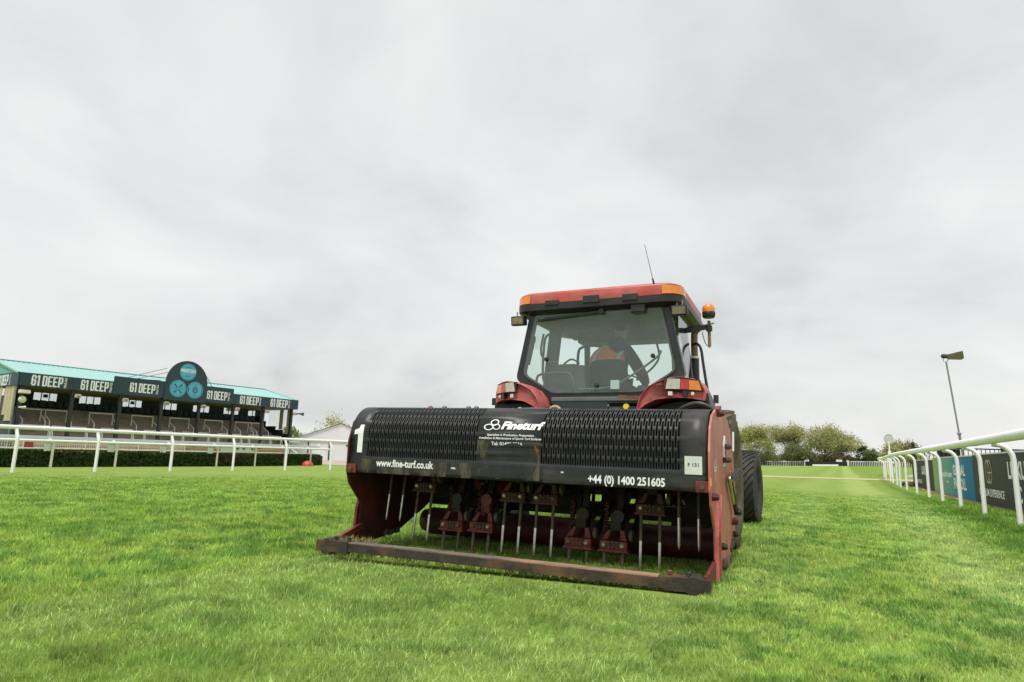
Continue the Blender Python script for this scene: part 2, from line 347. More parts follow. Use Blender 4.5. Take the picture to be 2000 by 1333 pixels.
# ---- turf material for the ground sheet
def turf_mat():
    m = bpy.data.materials.new('mown turf'); m.use_nodes = True; t = m.node_tree; b = t.nodes['Principled BSDF']
    b.inputs['Roughness'].default_value = .85; b.inputs['Specular IOR Level'].default_value = .15
    g = N('ShaderNodeNewGeometry', t); L = t.links.new
    def noise(sc, det=5, stretch=None, rough=.6):
        v = g.outputs['Position']
        mp = N('ShaderNodeMapping', t); mp.vector_type = 'POINT'; mp.inputs['Rotation'].default_value = (0, 0, TRACK)
        mp.inputs['Scale'].default_value = stretch or (1, 1, 1); L(v, mp.inputs[0])
        n = N('ShaderNodeTexNoise', t); n.inputs['Scale'].default_value = sc; n.inputs['Detail'].default_value = det; n.inputs['Roughness'].default_value = rough
        L(mp.outputs[0], n.inputs['Vector']); return n.outputs[0]
    def mapr(v, a, c, lo=0, hi=1):
        q = N('ShaderNodeMapRange', t); q.interpolation_type = 'SMOOTHSTEP'
        for i, k in enumerate((a, c, lo, hi)): q.inputs[i+1].default_value = k
        L(v, q.inputs[0]); return q.outputs[0]
    def mix(f, a, c, mode='MIX'):
        q = N('ShaderNodeMix', t, data_type='RGBA', blend_type=mode)
        if isinstance(f, float): q.inputs[0].default_value = f
        else: L(f, q.inputs[0])
        for i, k in ((6, a), (7, c)):
            if isinstance(k, tuple): q.inputs[i].default_value = (*k, 1)
            else: L(k, q.inputs[i])
        return q.outputs[2]
    u = N('ShaderNodeVectorMath', t, operation='DOT_PRODUCT'); L(g.outputs['Position'], u.inputs[0]); u.inputs[1].default_value = (TRK[0], TRK[1], 0)
    wob = N('ShaderNodeMath', t, operation='MULTIPLY_ADD'); L(noise(.25, 3), wob.inputs[0]); wob.inputs[1].default_value = .9; L(u.outputs['Value'], wob.inputs[2])
    base = mix(mapr(noise(.9, 6), .35, .65), (.150, .245, .026), (.205, .305, .042))
    base = mix(mapr(noise(6, 6), .35, .68), base, (.232, .320, .058))
    base = mix(mapr(noise(2.4, 5, (1, .35, 1)), .55, .75), base, (.108, .200, .030))
    base = mix(mapr(noise(16, 4), .60, .78), base, (.26, .30, .07))
    r = N('ShaderNodeValToRGB', t); cr = r.color_ramp; cr.interpolation = 'EASE'
    d = N('ShaderNodeMath', t, operation='MULTIPLY_ADD'); L(wob.outputs[0], d.inputs[0]); d.inputs[1].default_value = 1/30; d.inputs[2].default_value = 24/30; L(d.outputs[0], r.inputs[0])
    e = cr.elements; e[0].position = 0; e[0].color = (.4, .4, .4, 1); e[1].position = 1; e[1].color = (.18, .18, .18, 1)
    for uu, k in ((-18, .42), (-12, .32), (-9, .55), (-6, .36), (-3.2, .42), (-1.6, .25), (-.7, .52), (.2, .34), (.8, .84), (1.35, .84), (1.75, .2), (2.6, .1), (4, .12)):
        q = e.new((uu+24)/30); q.color = (k, k, k, 1)
    base = mix(r.outputs[0], mix(1.0, base, (.72, .80, .62), 'MULTIPLY'), mix(.5, base, (.37, .45, .16)))
    far = N('ShaderNodeVectorMath', t, operation='LENGTH'); L(g.outputs['Position'], far.inputs[0])
    base = mix(mapr(far.outputs['Value'], 3, 11), mix(1.0, base, (.86, .88, .82), 'MULTIPLY'), base)     # thatch shows between the long blades near by
    L(base, b.inputs['Base Color'])
    bp = N('ShaderNodeBump', t); bp.inputs['Strength'].default_value = .6; bp.inputs['Distance'].default_value = .05
    L(noise(14, 6), bp.inputs['Height']); L(bp.outputs[0], b.inputs['Normal']); return m
M['turf'] = turf_mat()
rings = [0, 1, 2, 3, 5, 8, 12, 18, 26, 36, 50, 65, 80, 95, 110, 125, 140, 155, 170, 190, 215, 250, 320, 500, 900, 1800, 4000]
na = 144; vs = [(0, 0, 0)]; fs = []
for D in rings[1:]:
    for k in range(na):
        a = 2*math.pi*k/na; x, y = D*math.sin(a), D*math.cos(a); vs.append((x, y, float(ground_z(x, y))))
for k in range(na): fs.append((0, 1+(k+1) % na, 1+k))
for i in range(len(rings)-2):
    for k in range(na):
        a, b = 1+i*na+k, 1+i*na+(k+1) % na; fs.append((a, b, b+na, a+na))
gr = MB().add(vs, fs).build('ground', 'turf', smooth=True); structure(gr)
def sheet(name, poly, m, z):
    o = MB().add([(x, y, z+float(ground_z(x, y))) for x, y in poly], [tuple(range(len(poly)))]).build(name, m); return structure(o)
# straw crossing, ragged edges
pts = [(4, 42.3), (9, 41.4), (15.5, 39.9), (21.4, 38.6), (27, 39.6), (34, 41.5)]
top, bot = [], []
for i in range(61):
    x = 4+30*i/60; yc = np.interp(x, [p[0] for p in pts], [p[1] for p in pts])
    top.append((x, yc+2.0+random.uniform(-.35, .35))); bot.append((x, yc-2.0+random.uniform(-.35, .35)))
vs = [(x, y, .012) for x, y in top]+[(x, y, .012) for x, y in bot]
structure(MB().add(vs, [(i, 61+i, 62+i, i+1) for i in range(60)]).build('straw_path', 'straw'))
sheet('paved_path', [(-11.2, 40.2), (-7.6, 38.4), (-1, 45), (4, 72), (-32, 78), (-21, 57), (-15, 47)], 'concrete', .010)
sheet('side_path', [tuple(P(31.2, 62))[:2], tuple(P(31.9, 58))[:2], tuple(P(36, 80))[:2], tuple(P(36, 110))[:2], tuple(P(32.3, 105))[:2]], 'concrete', .008)
# litter strip below the boards
BA = Vector((9.632, 12.387, 0)); BD = Vector((.44294, .89655, 0)); BN = Vector((-.89655, .44294, 0))   # board line, its direction, towards the track
def BP(s, z, o=0): return BA + BD*s + BN*o + Vector((0, 0, z))
poly = [BP(s, 0, -.5) for s in np.linspace(-5, 17, 30)]+[BP(s, 0, .22+.22*random.random()) for s in np.linspace(17, -5, 60)]
sheet('soil_strip', [(p.x, p.y) for p in poly], 'soil', .009)

# ================================================================== GRASS (one mass of blades)
def blade_mesh(name, n, dens_fn, dmin, dmax, az0, az1, hscale, wide):
    d = dmin+(dmax-dmin)*rng.random(n*4); a = R(az0)+(R(az1)-R(az0))*rng.random(n*4)
    keep = rng.random(n*4) < dens_fn(d)*d/np.max(dens_fn(np.linspace(dmin, dmax, 200))*np.linspace(dmin, dmax, 200)); d = d[keep][:n]; a = a[keep][:n]
    x, y = d*np.sin(a), d*np.cos(a); r, f = loc_rf(x, y)
    u = x*TRK[0]+y*TRK[1]
    ok = ~((abs(abs(r)-1.2) < .33) & (abs(f-2.3) < .42)) & ~((abs(abs(r)-1.28) < .25) & (abs(f-5.2) < .3)) & ~((abs(f-1.25) < .10) & (abs(r) < 1.46))
    ok &= ~((abs(f+.33) < .085) & (abs(r) < 1.45))
    x, y, d, r, f, u = (q[ok] for q in (x, y, d, r, f, u)); k = len(x)
    # blades grow in tufts: each joins the tuft centred on its own cell of a jittered lattice that coarsens with distance
    cell = .055*np.clip(d/3.2, 1, 6)**.6; lv = np.round(np.log(cell/.055)/np.log(1.35)); cell = .055*1.35**lv
    ci, cj = np.floor(x/cell), np.floor(y/cell); hsh = lambda a, b, s_: np.modf(np.abs(np.sin(a*12.9898+b*78.233+lv*3.7+s_*37.719)*43758.5453))[0]
    tx_, ty_ = (ci+.5+.8*(hsh(ci, cj, 1)-.5))*cell, (cj+.5+.8*(hsh(ci, cj, 2)-.5))*cell
    tb = hsh(ci, cj, 3); pull = np.where(rng.random(k) < .55, .38*hsh(ci, cj, 4), 0); ox, oy = x-tx_, y-ty_; x = x-ox*pull; y = y-oy*pull
    strip = ss(1.62, 1.42, abs(r+.02*np.sin(f*3)))*ss(-.1, -.5, f)            # aerated strip behind the machine
    verge = ss(1.45, 1.9, u+.3*noise2(x, y, .6, 5))
    n1 = noise2(x, y, 1.1, 1); n2 = noise2(x, y, 5.5, 2); n3 = noise2(x, y, .35, 3); n4 = noise2(x, y, 7, 9, 2)
    tuft = ss(.52, .72, n2)
    h = hscale*(.026+.028*rng.random(k)**1.3+.036*tuft*rng.random(k))*(1-.10*strip)*(1+.9*verge*rng.random(k))*(1-.30*ss(-1.2, -.4, u)*ss(1.7, 1.4, u))*(1-.85*ss(13, dmax, d))
    under = (f > -.2) & (f < 1.6) & (abs(r) < 1.5); h = np.where(under, h*.7, h)
    wd = wide*(.0012+.0011*rng.random(k))*np.clip(d/3.2, .8, 6)**.8
    ang = np.where(rng.random(k) < .30, np.arctan2(oy, ox)+rng.normal(0, .6, k), 2*np.pi*noise2(x, y, .8, 4, 2)*2+rng.normal(0, 1.2, k))                # lean direction swirls in patches
    tgt = -YAW+np.pi/2+np.pi+.9                                                # the strip is combed back
    ang = np.where(rng.random(k) < .75*strip, tgt+rng.normal(0, .5, k), ang)
    lean = np.clip(.30+.40*rng.random(k)+.3*(n1-.5)+.35*strip*rng.random(k), .1, 1.2)
    lx, ly = np.cos(ang), np.sin(ang); fa = rng.random(k)*2*np.pi; wx, wy = np.cos(fa)*wd, np.sin(fa)*wd
    z0 = ground_z(x, y)-.004
    hm = h*.55; hx = np.sin(lean*.55)*hm; hz = np.cos(lean*.55)*hm; tx = hx+np.sin(lean*1.35)*h*.5; tz = hz+np.cos(lean*1.35)*h*.5
    V = np.empty((k, 5, 3)); z = z0
    V[:, 0] = np.column_stack((x-wx, y-wy, z)); V[:, 1] = np.column_stack((x+wx, y+wy, z))
    V[:, 2] = np.column_stack((x+lx*hx+wx*.75, y+ly*hx+wy*.75, z+hz)); V[:, 3] = np.column_stack((x+lx*hx-wx*.75, y+ly*hx-wy*.75, z+hz))
    V[:, 4] = np.column_stack((x+lx*tx, y+ly*tx, z+tz))
    g1 = np.array((.230, .400, .045)); g2 = np.array((.400, .550, .120)); g3 = np.array((.105, .265, .050)); pale = np.array((.50, .64, .235)); stc = np.array((.58, .45, .16)); g4 = np.array((.41, .53, .095))
    m1 = np.clip(rng.normal(.5, .26, k)+.5*(n4-.5), 0, 1)[:, None]; c = g1*(1-m1)+g2*m1
    q = (ss(.50, .70, n1)*.75)[:, None]; c = c*(1-q)+(c*.45+g4*.55)*q
    cen = np.exp(-((u-1.05)/.50)**2)+.45*np.exp(-((u+.6)/.5)**2)
    q = np.clip(.78*strip*(.5+.7*n1)+.78*cen*(1-strip)+.10*rng.random(k), 0, .85)[:, None]; c = c*(1-q)+pale*(.8+.3*m1)*q
    q = (rng.random(k) < .015+.06*ss(.60, .75, noise2(x, y, 2.2, 8)))[:, None]; c = np.where(q, stc*(.7+.6*rng.random((k, 1))), c)
    q = (.55*verge)[:, None]; c = c*(1-q)+np.array((.140, .310, .030))*(.7+.6*m1)*q
    q = (ss(.52, .62, n2)*ss(.22, .55, noise2(x, y, 1.3, 12))*(.66-.34*strip))[:, None]; c = c*(1-q)+(g3*(.7+.6*m1))*q                # darker bluish tufts
    c = c*(.92+.24*ss(.3, .7, noise2(x, y, 7, 14, 2)))[:, None]
    c = c*(1+(.40*(tb-.5))*(rng.random(k) < .75))[:, None]*np.clip(rng.normal(1, .16, k), .6, 1.5)[:, None]
    F3 = np.arange(k)*5
    me = bpy.data.meshes.new(name); me.vertices.add(k*5); me.vertices.foreach_set('co', V.reshape(-1).astype(np.float32))
    loops = np.column_stack((F3, F3+1, F3+2, F3+3, F3+3, F3+2, F3+4)).reshape(-1).astype(np.int32)
    me.loops.add(len(loops)); me.loops.foreach_set('vertex_index', loops)
    me.polygons.add(2*k); st = np.column_stack((np.arange(k)*7, np.arange(k)*7+4)).reshape(-1).astype(np.int32)
    me.polygons.foreach_set('loop_start', st); me.update(calc_edges=True); me.validate()
    at = me.color_attributes.new('tint', 'FLOAT_COLOR', 'POINT')
    cc = np.ones((k, 5, 4), np.float32); cc[:, :, :3] = c[:, None, :]; at.data.foreach_set('color', cc.reshape(-1))
    me.materials.append(M['blade']); o = bpy.data.objects.new(name, me); COL.objects.link(o); return stuff(o)
NB = 800000
blade_mesh('grass', NB, lambda d: np.minimum(1, (3.0/d))**1.55, 1.3, 24, -48, 48, 1.0, 1.0)

# ================================================================== GRANDSTAND
SA = math.atan2(.82635, .56316)
st = thing('grandstand', 'low grandstand with mint roof, dark beer sign fascia and brown terrace steps', 'grandstand', (-30.385, 39.708, 0), SA)
SL, ZB, ZT, BW = 20.6, 4.36, 5.17, 5.7
# roof: two corrugated slopes
def corr(x0, x1, p0, p1, n, amp=.03):
    vs = []; fs = []
    for i in range(n*2+1):
        x = x0+(x1-x0)*i/(2*n); dz = amp if i % 2 else 0
        vs += [(x, p0[0], p0[1]+dz), (x, p1[0], p1[1]+dz)]
    for i in range(2*n): fs.append((2*i, 2*i+2, 2*i+3, 2*i+1))
    return MB().add(vs, fs)
corr(-.1, SL+.1, (.06, 5.10), (5.0, 6.30), 70).build('roof', 'teal', st)
corr(-.1, SL+.1, (5.0, 6.30), (10.5, 4.9), 70).build('roof', 'teal', st)
MB().bar((-.12, 5.0, 6.33), (SL+.12, 5.0, 6.33), .30, .05).build('ridge_cap', 'tealdark', st)
for s in (-.06, SL-.14):
    MB().prism([(.1, 5.08), (5.0, 6.26), (10.4, 4.9), (10.4, 4.4), (.1, 4.4)], s, s+.2, 'X').build('gable', 'tealdark', st)
for s in (-.16, SL+.04): MB().bar((s+.06, .06, 5.15), (s+.06, 5.02, 6.35), .12, .10).build('roof_trim', 'teal', st)
# fascia panels
def panel(s0, s1, z0, z1, b=-.05):
    return MB().box(((s0+s1)/2, b, (z0+z1)/2), (s1-s0-.012, .08, z1-z0)).build('fascia_panel', 'navy', st)
panel(-.04, 2.9, ZB, ZT); panel(2.9, 5.38, ZB, ZT); panel(5.38, 8.86, ZB-.02, 5.55, -.09); panel(12.06, 14.4, ZB-.02, 5.55, -.09); panel(14.4, 17.5, ZB, ZT); panel(17.5, 20.64, ZB, ZT)
MB().box((-.08, 4.0, (ZB+ZT)/2), (.08, 8.1, ZT-ZB)).build('fascia_panel', 'navy', st)
MB().box((SL+.08, 4.0, (ZB+ZT)/2), (.08, 8.1, ZT-ZB)).build('fascia_panel', 'navy', st)
MB().box((SL/2, 2.8, 4.43), (SL-.3, 5.4, .06)).build('soffit', 'soffit', st)
# arched sign
ac, ar = 10.46, 1.6
arch = [(ac-ar, 4.24), (ac+ar, 4.24)]+[(ac+ar*math.cos(math.pi*k/28), 5.58+1.68*math.sin(math.pi*k/28)) for k in range(29)]
sign = MB().prism(arch, -.20, -.12, 'Y').build('arched_sign', 'navy', st)
def flat(poly_or_text, fs, s, z, y=-.206, parent=st, name='lettering', m='lettering', ang=0):
    v = np.asarray(poly_or_text); ca, sa = math.cos(ang), math.sin(ang)
    o = MB().add([(s+a*ca-b*sa, y, z+a*sa+b*ca) for a, b in v], fs).build(name, m, parent); return o
def disc(r, n=40): return [(r*math.cos(2*math.pi*k/n), r*math.sin(2*math.pi*k/n)) for k in range(n)], [tuple(range(n))]
def annul(r0, r1, n=40, sx=1, sy=1):
    v = [(r0*sx*math.cos(2*math.pi*k/n), r0*sy*math.sin(2*math.pi*k/n)) for k in range(n)]+[(r1*sx*math.cos(2*math.pi*k/n), r1*sy*math.sin(2*math.pi*k/n)) for k in range(n)]
    return v, [(k, (k+1) % n, n+(k+1) % n, n+k) for k in range(n)]
emb = [(ac-.02, 6.42), (ac-.66, 5.12), (ac+.66, 5.12)]
for i, (cx, cz) in enumerate(emb):
    flat(*disc(.63), cx, cz, -.212, sign, 'emblem', 'logo_blue'); flat(*annul(.55, .575), cx, cz, -.216, sign, 'emblem_ring', 'navy')
v, f = fit_text("MARSTON'S", 1.16, .25, .035); flat(v, f, emb[0][0]-.58, emb[0][1]-.03, -.222, sign)
for txt, cz, wd in (('BREWERY', 6.06, .42), ('BURTON', 6.72, .40)):
    v, f = fit_text(txt, wd, .085, .01); flat(v, f, emb[0][0]-wd/2, cz, -.222, sign, m='navy')
cx, cz = emb[1]
for sg in (1, -1):                                      # crossed tools
    a = sg*R(49); dv = Vector((math.cos(a), math.sin(a))); n_ = Vector((-dv.y, dv.x)); p = []
    for t_, w_ in ((-.40, .075), (-.33, .075), (-.31, .032), (.31, .032), (.33, .075), (.40, .075)): p.append((dv*t_+n_*w_)[:])
    for t_, w_ in ((.40, .075), (.33, .075), (.31, .032), (-.31, .032), (-.33, .075), (-.40, .075)): p.append((dv*t_-n_*w_)[:])
    flat(p, [tuple(range(12))], cx, cz, -.220-.003*sg, sign, 'emblem_tool', 'navy')
flat(*disc(.07, 16), cx, cz, -.226, sign, 'emblem_hub', 'logo_blue')
for txt, dx_ in (('EST', -.42), ('1834', .2)):
    v, f = fit_text(txt, .2, .075, .01); flat(v, f, cx+dx_, cz-.03, -.220, sign, m='navy')
cx, cz = emb[2]
flat(*annul(.15, .215, 24, .92, 1.1), cx, cz, -.220, sign, 'emblem_ring', 'navy'); flat(*annul(.05, .08, 16), cx, cz, -.220, sign, 'emblem_ring', 'navy')
for sg in (-1, 1): flat([(-.02, -.2), (.02, -.2), (.02, .2), (-.02, .2)], [(0, 1, 2, 3)], cx+.52*sg, cz, -.220, sign, 'emblem_bar', 'navy')
for txt, dz in (('PALE', .36), ('ALE', -.44)):
    v, f = fit_text(txt, .26, .08, .01); flat(v, f, cx-.13, cz+dz, -.220, sign, m='navy')
# sign struts behind the arch
for a, b in (((6.3, 1.6, 5.45), (8.95, -.05, 6.55)), ((6.7, 1.2, 5.40), (9.0, -.05, 6.25)), ((7.1, .05, 5.5), (6.5, 1.5, 5.52)), ((8.6, .05, 5.6), (7.9, 1.4, 5.65)), ((12.0, -.05, 6.3), (13.6, 1.5, 5.5))):
    MB().tube([a, b], .025, 6).build('sign_strut', 'blackpaint', st)
# block letters
def block(word, height, stroke):
    """heavy condensed capitals as flat polygons"""
    H = height; W = H*.44; t = stroke; polys = []; x = 0
    for ch in word:
        if ch == ' ': x += W*.42; continue
        c = t*.45; r = lambda a, b, c_, d: polys.append([(x+a, b), (x+c_, b), (x+c_, d), (x+a, d)])
        if ch == '1': r(W*.22, 0, W*.22+t, H); polys.append([(x, H*.80), (x+W*.22, H*.80), (x+W*.22, H), (x+W*.12, H)]); x += W*.22+t+W*.16; continue
        if ch == '6':
            polys.append([(x, c), (x+t, c), (x+t, H-c), (x, H-c)]); r(c, H-t*.9, W-c, H); polys.append([(x+W-t, H*.66), (x+W, H*.66), (x+W, H-c), (x+W-t, H-c)])
            r(t, H*.46, W-c, H*.46+t*.8); polys.append([(x+W-t, c), (x+W, c), (x+W, H*.46+t*.5), (x+W-t, H*.46+t*.5)]); r(c, 0, W-c, t*.9)
        if ch == 'D': r(0, 0, t, H); r(t, H-t*.85, W-c, H); r(t, 0, W-c, t*.85); polys.append([(x+W-t, c), (x+W, c), (x+W, H-c), (x+W-t, H-c)])
        if ch == 'E': r(0, 0, t, H); r(t, H-t*.85, W*.92, H); r(t, H*.43, W*.84, H*.43+t*.75); r(t, 0, W*.92, t*.85)
        if ch == 'P': r(0, 0, t, H); r(t, H-t*.85, W-c, H); r(t, H*.36, W-c, H*.36+t*.8); polys.append([(x+W-t, H*.36+c), (x+W, H*.36+c), (x+W, H-c), (x+W-t, H-c)])
        x += W+H*.05
    v = []; f = []
    for p in polys: f.append(tuple(range(len(v), len(v)+4))); v += p
    return np.array(v), f, x
bv, bf, bwid = block('61 DEEP', .66, .105); pv, pf = fit_text('PALE ALE', .66, .145, .02)
for s0, z0, y, k in ((.58, 4.41, -.094, 1.78), (3.38, 4.41, -.094, 1.74), (6.45, 4.56, -.134, 1.78), (12.16, 4.56, -.134, 1.72), (15.02, 4.41, -.094, 1.74), (17.88, 4.41, -.094, 1.74)):
    v = bv.copy(); v[:, 0] *= k/bwid
    flat(v, bf, s0, z0, y, st, 'sign_lettering'); flat(pv, pf, s0+k+.185, z0, y, st, 'sign_lettering', ang=R(90))
def lflat(v, fs, b0, z, m='lettering', ang=0, xs=1):      # on the left end fascia, read from the outside
    ca, sa = math.cos(ang), math.sin(ang)
    MB().add([(-.125, b0-(a*ca-b*sa)*xs, z+a*sa+b*ca) for a, b in v], fs).build('sign_lettering', m, st)
v = bv.copy(); v[:, 0] *= 1.5/bwid*1.08; lflat(v, bf, 3.05, 4.41); lflat(pv, pf, 1.12, 4.41, ang=R(90))
# columns, with a lamp and bracket each
cols = [.27, 3.13, 6.12, 9.0, 11.86, 14.73, 17.5, 20.33]
for i, s in enumerate(cols):
    c = MB().box((s, .3, 2.2), (.21, .21, 4.4), bev=.015).build('column', 'blackpaint', st)
    if i == 0: continue
    MB().box((s+.22, .05, 3.98), (.34, .22, .22), (R(-14), 0, 0), bev=.03).build('floodlight', 'cream', c)
    MB().box((s+.22, -.065, 3.96), (.25, .02, .14), (R(-14), 0, 0)).build('lamp_glass', 'lamplens', c)
c0 = [o for o in st.children if o.name.startswith('column')][0]
MB().box((.35, .02, 3.98), (.62, .2, .22), (R(-12), 0, R(6)), bev=.03).build('floodlight', 'cream', c0)
MB().lathe([(.02, -.02), (.12, 0), (.20, .05), (.22, .10), (.20, .11), (.09, .06), (.05, .02)], (.32, -.02, 3.50), 'Y', 20).xf(Matrix.Identity(4)).build('loudspeaker', 'cream', c0, True)
MB().tube([(.15, .0, 3.0), (.52, -.02, 3.03)], [.04, .09], 8).build('loudspeaker', 'cream', c0, True)
MB().tube([(SL-.1, .1, 4.02), (SL+.25, -.15, 4.0), (SL+.55, -.38, 3.98)], [.04, .06, .17], 10).build('horn_speaker', 'greywall', st, True)
MB().bar((SL-.2, .2, 3.98), (SL+.1, 0, 4.0), .04, .06).build('speaker_bracket', 'cream', st)
# terrace
for k in range(13):
    b0, z1 = -.7+.44*k, .12+.241*(k+1)
    MB().box((10.3, b0+.22+.005*k, z1-.15), (20.2, .44, .30)).build('terrace_step', 'step', st)
    if k < 3: MB().box((10.3, b0-.012, z1-.02), (20.2, .02, .05)).build('step_nosing', 'yellow', st)
MB().prism([(-.7, 0), (5.0, 0), (5.0, 3.1), (-.7, .1)], .35, .10, 'X').build('terrace_end', 'greywall', st)
MB().prism([(-.9, 0), (5.0, 0), (5.0, 3.1), (.2, .6), (-.9, .2)], 20.42, 20.55, 'X').build('terrace_end', 'standdark', st)
# back wall, window bays, seats
MB().box((10.3, 5.75, 1.9), (SL-.1, .12, 3.78)).box((10.3, 5.75, 4.50), (SL-.1, .12, .16)).build('back_wall', 'standdark', st)
wall_x = [.1]
for i in range(7):
    s0 = cols[i]+.0+ (2.92, 2.75, 2.75, 2.5, 2.2, 2.1, 2.0)[i]; s0 = cols[i]+ (2.55, 2.60, 2.65, 2.6, 2.6, 2.55, 2.2)[i]
    fm = MB()
    for j in range(4): fm.box((s0+.5*j, 5.72, 4.105), (.05, .06, .64))
    fr = fm.box((s0+.75, 5.72, 3.81), (1.5, .06, .04)).box((s0+.75, 5.72, 4.40), (1.5, .06, .04)).build('window', 'standdark', st)
    for j in range(3): MB().add([(s0+.025+.5*j, 5.73, 3.83), (s0+.475+.5*j, 5.73, 3.83), (s0+.475+.5*j, 5.73, 4.38), (s0+.025+.5*j, 5.73, 4.38)], [(0, 1, 2, 3)]).build('pane', 'panelight', fr)
    if i % 2 == 0 and i < 4: MB().box((s0+.75, 5.70, 4.18), (.30, .02, .24)).build('window_sticker', 'darkred', fr)
    wall_x += [s0-.02, s0+1.52]
wall_x.append(20.5)
for a, b in zip(wall_x[::2], wall_x[1::2]): MB().box(((a+b)/2, 5.75, 4.10), (b-a, .12, .64)).build('back_wall', 'standdark', st)
seat = MB().box((0, 0, .12), (.42, .40, .06), bev=.02).box((0, .19, .36), (.42, .05, .46), (R(-8), 0, 0), bev=.02).mesh('seat', 'seatblue')
for k in range(38): link('seat', seat, st, (.75+.52*k, 5.18, 3.26))
# end walls
for j, (b0, b1, zl) in enumerate(((.45, .92, 2.17), (.95, 1.40, 2.17), (1.43, 1.9, 2.55), (2.4, 2.85, 2.95), (2.88, 3.3, 2.95), (3.33, 3.8, 3.3))):
    MB().box((-.02, (b0+b1)/2, (4.36+zl)/2), (.06, b1-b0, 4.36-zl)).build('wall_panel', 'creamwall', st)
MB().box((-.015, 2.14, 3.3), (.04, .44, 2.1)).build('door', 'greywall', st)
MB().box((-.045, 2.14, 4.0), (.03, .36, .45)).build('window', 'paneglass', st)
MB().box((.05, 2.9, 1.2), (.10, 5.6, 2.6)).build('end_wall', 'greywall', st)
MB().box((-.025, .28, 2.2), (.05, .08, 4.3)).build('corner_trim', 'pole', st)
for b0, b1, zl, mt in ((.55, .93, 2.27, 'creamwall'), (.97, 1.42, 2.27, 'paneglass'), (1.5, 1.98, 2.63, 'creamwall'), (2.02, 2.50, 2.63, 'paneglass'), (2.56, 3.03, 2.95, 'paneglass'), (3.07, 3.57, 2.95, 'paneglass'), (4.1, 4.8, 3.42, 'paneglass')):
    if mt == 'creamwall': MB().box((20.42, (b0+b1)/2, (4.34+zl)/2), (.05, b1-b0, 4.34-zl)).build('wall_panel', mt, st)
    else: MB().add([(20.42, b0, zl), (20.42, b1, zl), (20.42, b1, 4.34), (20.42, b0, 4.34)], [(0, 1, 2, 3)]).build('wall_panel', 'panelight', st)
MB().prism([(.4, 0), (5.6, 0), (5.6, 4.3), (4.85, 4.3), (4.85, 3.38), (4.0, 3.38), (4.0, 2.92), (2.53, 2.92), (2.53, 2.6), (1.46, 2.6), (1.46, 2.23), (.4, 2.23)], 20.40, 20.50, 'X').build('end_wall', 'standdark', st)
# crush barriers
def barrier(s, b, z, w_, ext):
    m_ = MB(); m_.tube([(s, b, z-.95), (s, b, z), (s+w_, b, z), (s+w_, b, z-.95)], .050, 6)
    for q in (s, s+w_): m_.tube([(q, b, z-.32), (q+.03, b-ext, z-.32-ext*.55), (q+.03, b-ext-.06, z-.45-ext*.55), (q+.03, b-ext-.06, z-1.2-ext*.55)], .042, 6)
    m_.build('crush_barrier', 'barrier', st)
for i, s in enumerate(cols[:-1]):
    barrier(s+(1.15 if i == 0 else -.62) - (0 if i else .2), 3.1, 3.08, 1.55, .75)
    barrier(s-.65 if i else s, 1.0, 1.97, 2.05, .12)
barrier(18.1, 3.1, 3.08, 1.5, .75); barrier(18.0, 1.0, 1.97, 2.0, .12)
MB().tube([(20.0, -.2, .6), (20.0, -.2, 1.55), (20.95, -.4, 1.55)], .03, 6).build('handrail', 'white', st)
MB().bar((.6, -.6, .25), (.4, 1.2, 1.25), .12, .06).build('stair_string', 'pole', st)
MB().bar((20.6, .4, 1.0), (20.75, -1.6, .1), .07, .06).build('handrail', 'white', st)

# ================================================================== MARQUEE, CONE, TREES ON THE LEFT
mq = thing('marquee', 'white marquee with grey walls beside the grandstand behind the hedge end', 'marquee', (0, 0, 0))
mc = Vector((-15.6, 60.0, 0)); mdir = Vector((.955, .298, 0)); mb = Vector((-.298, .955, 0))
def MP(a, b, z): return mc+mdir*a+mb*b+Vector((0, 0, z))
hw, ez, pz, ln = 4.6, 1.72, 3.42, 12
MB().add([MP(-hw-.15, -.12, ez-.05), MP(0, -.12, pz), MP(0, ln, pz), MP(-hw-.15, ln, ez-.05)], [(0, 1, 2, 3)]).build('roof', 'tent', mq)
MB().add([MP(hw+.15, -.12, ez-.05), MP(0, -.12, pz), MP(0, ln, pz), MP(hw+.15, ln, ez-.05)], [(0, 1, 2, 3)]).build('roof', 'tent', mq)
MB().add([MP(-hw, 0, ez), MP(hw, 0, ez), MP(0, 0, pz-.06)], [(0, 1, 2)]).build('gable', 'tentwall', mq)
for k in range(5):
    a0 = -hw+2*hw*k/5; MB().add([MP(a0+.03, .02, 0), MP(a0+2*hw/5-.03, .02, 0), MP(a0+2*hw/5-.03, .02, ez), MP(a0+.03, .02, ez)], [(0, 1, 2, 3)]).build('wall_panel', 'tentwall', mq)
for k in range(6):
    a0 = -hw+2*hw*k/5; MB().bar(MP(a0, -.02, 0), MP(a0, -.02, ez), .09, .09, (1, 0, 0)).build('frame_post', 'blackpaint', mq)
for sg in (-1, 1): MB().add([MP(sg*hw, 0, 0), MP(sg*hw, ln, 0), MP(sg*hw, ln, ez), MP(sg*hw, 0, ez)], [(0, 1, 2, 3)]).build('side_wall', 'tentwall', mq)
MB().bar(MP(-hw, -.04, ez), MP(hw, -.04, ez), .07, .07).build('eave_beam', 'tent', mq)
MB().add([MP(.55, -.04, 1.30), MP(.95, -.04, 1.32), MP(.95, -.04, 1.44), MP(.55, -.04, 1.42)], [(0, 1, 2, 3)]).build('wall_sign', 'black', mq)
tb = thing('white_table', 'white folding table standing on its end before the marquee wall', 'table', MP(-1.8, -2.2, 0), R(10))
MB().box((0, 0, .93), (.75, .05, .05)).box((-.35, 0, .47), (.05, .05, .94)).box((.35, 0, .47), (.05, .05, .94)).build('frame', 'white', tb); MB().box((-.05, .0, .5), (.12, .06, .9)).build('leg', 'white', tb)
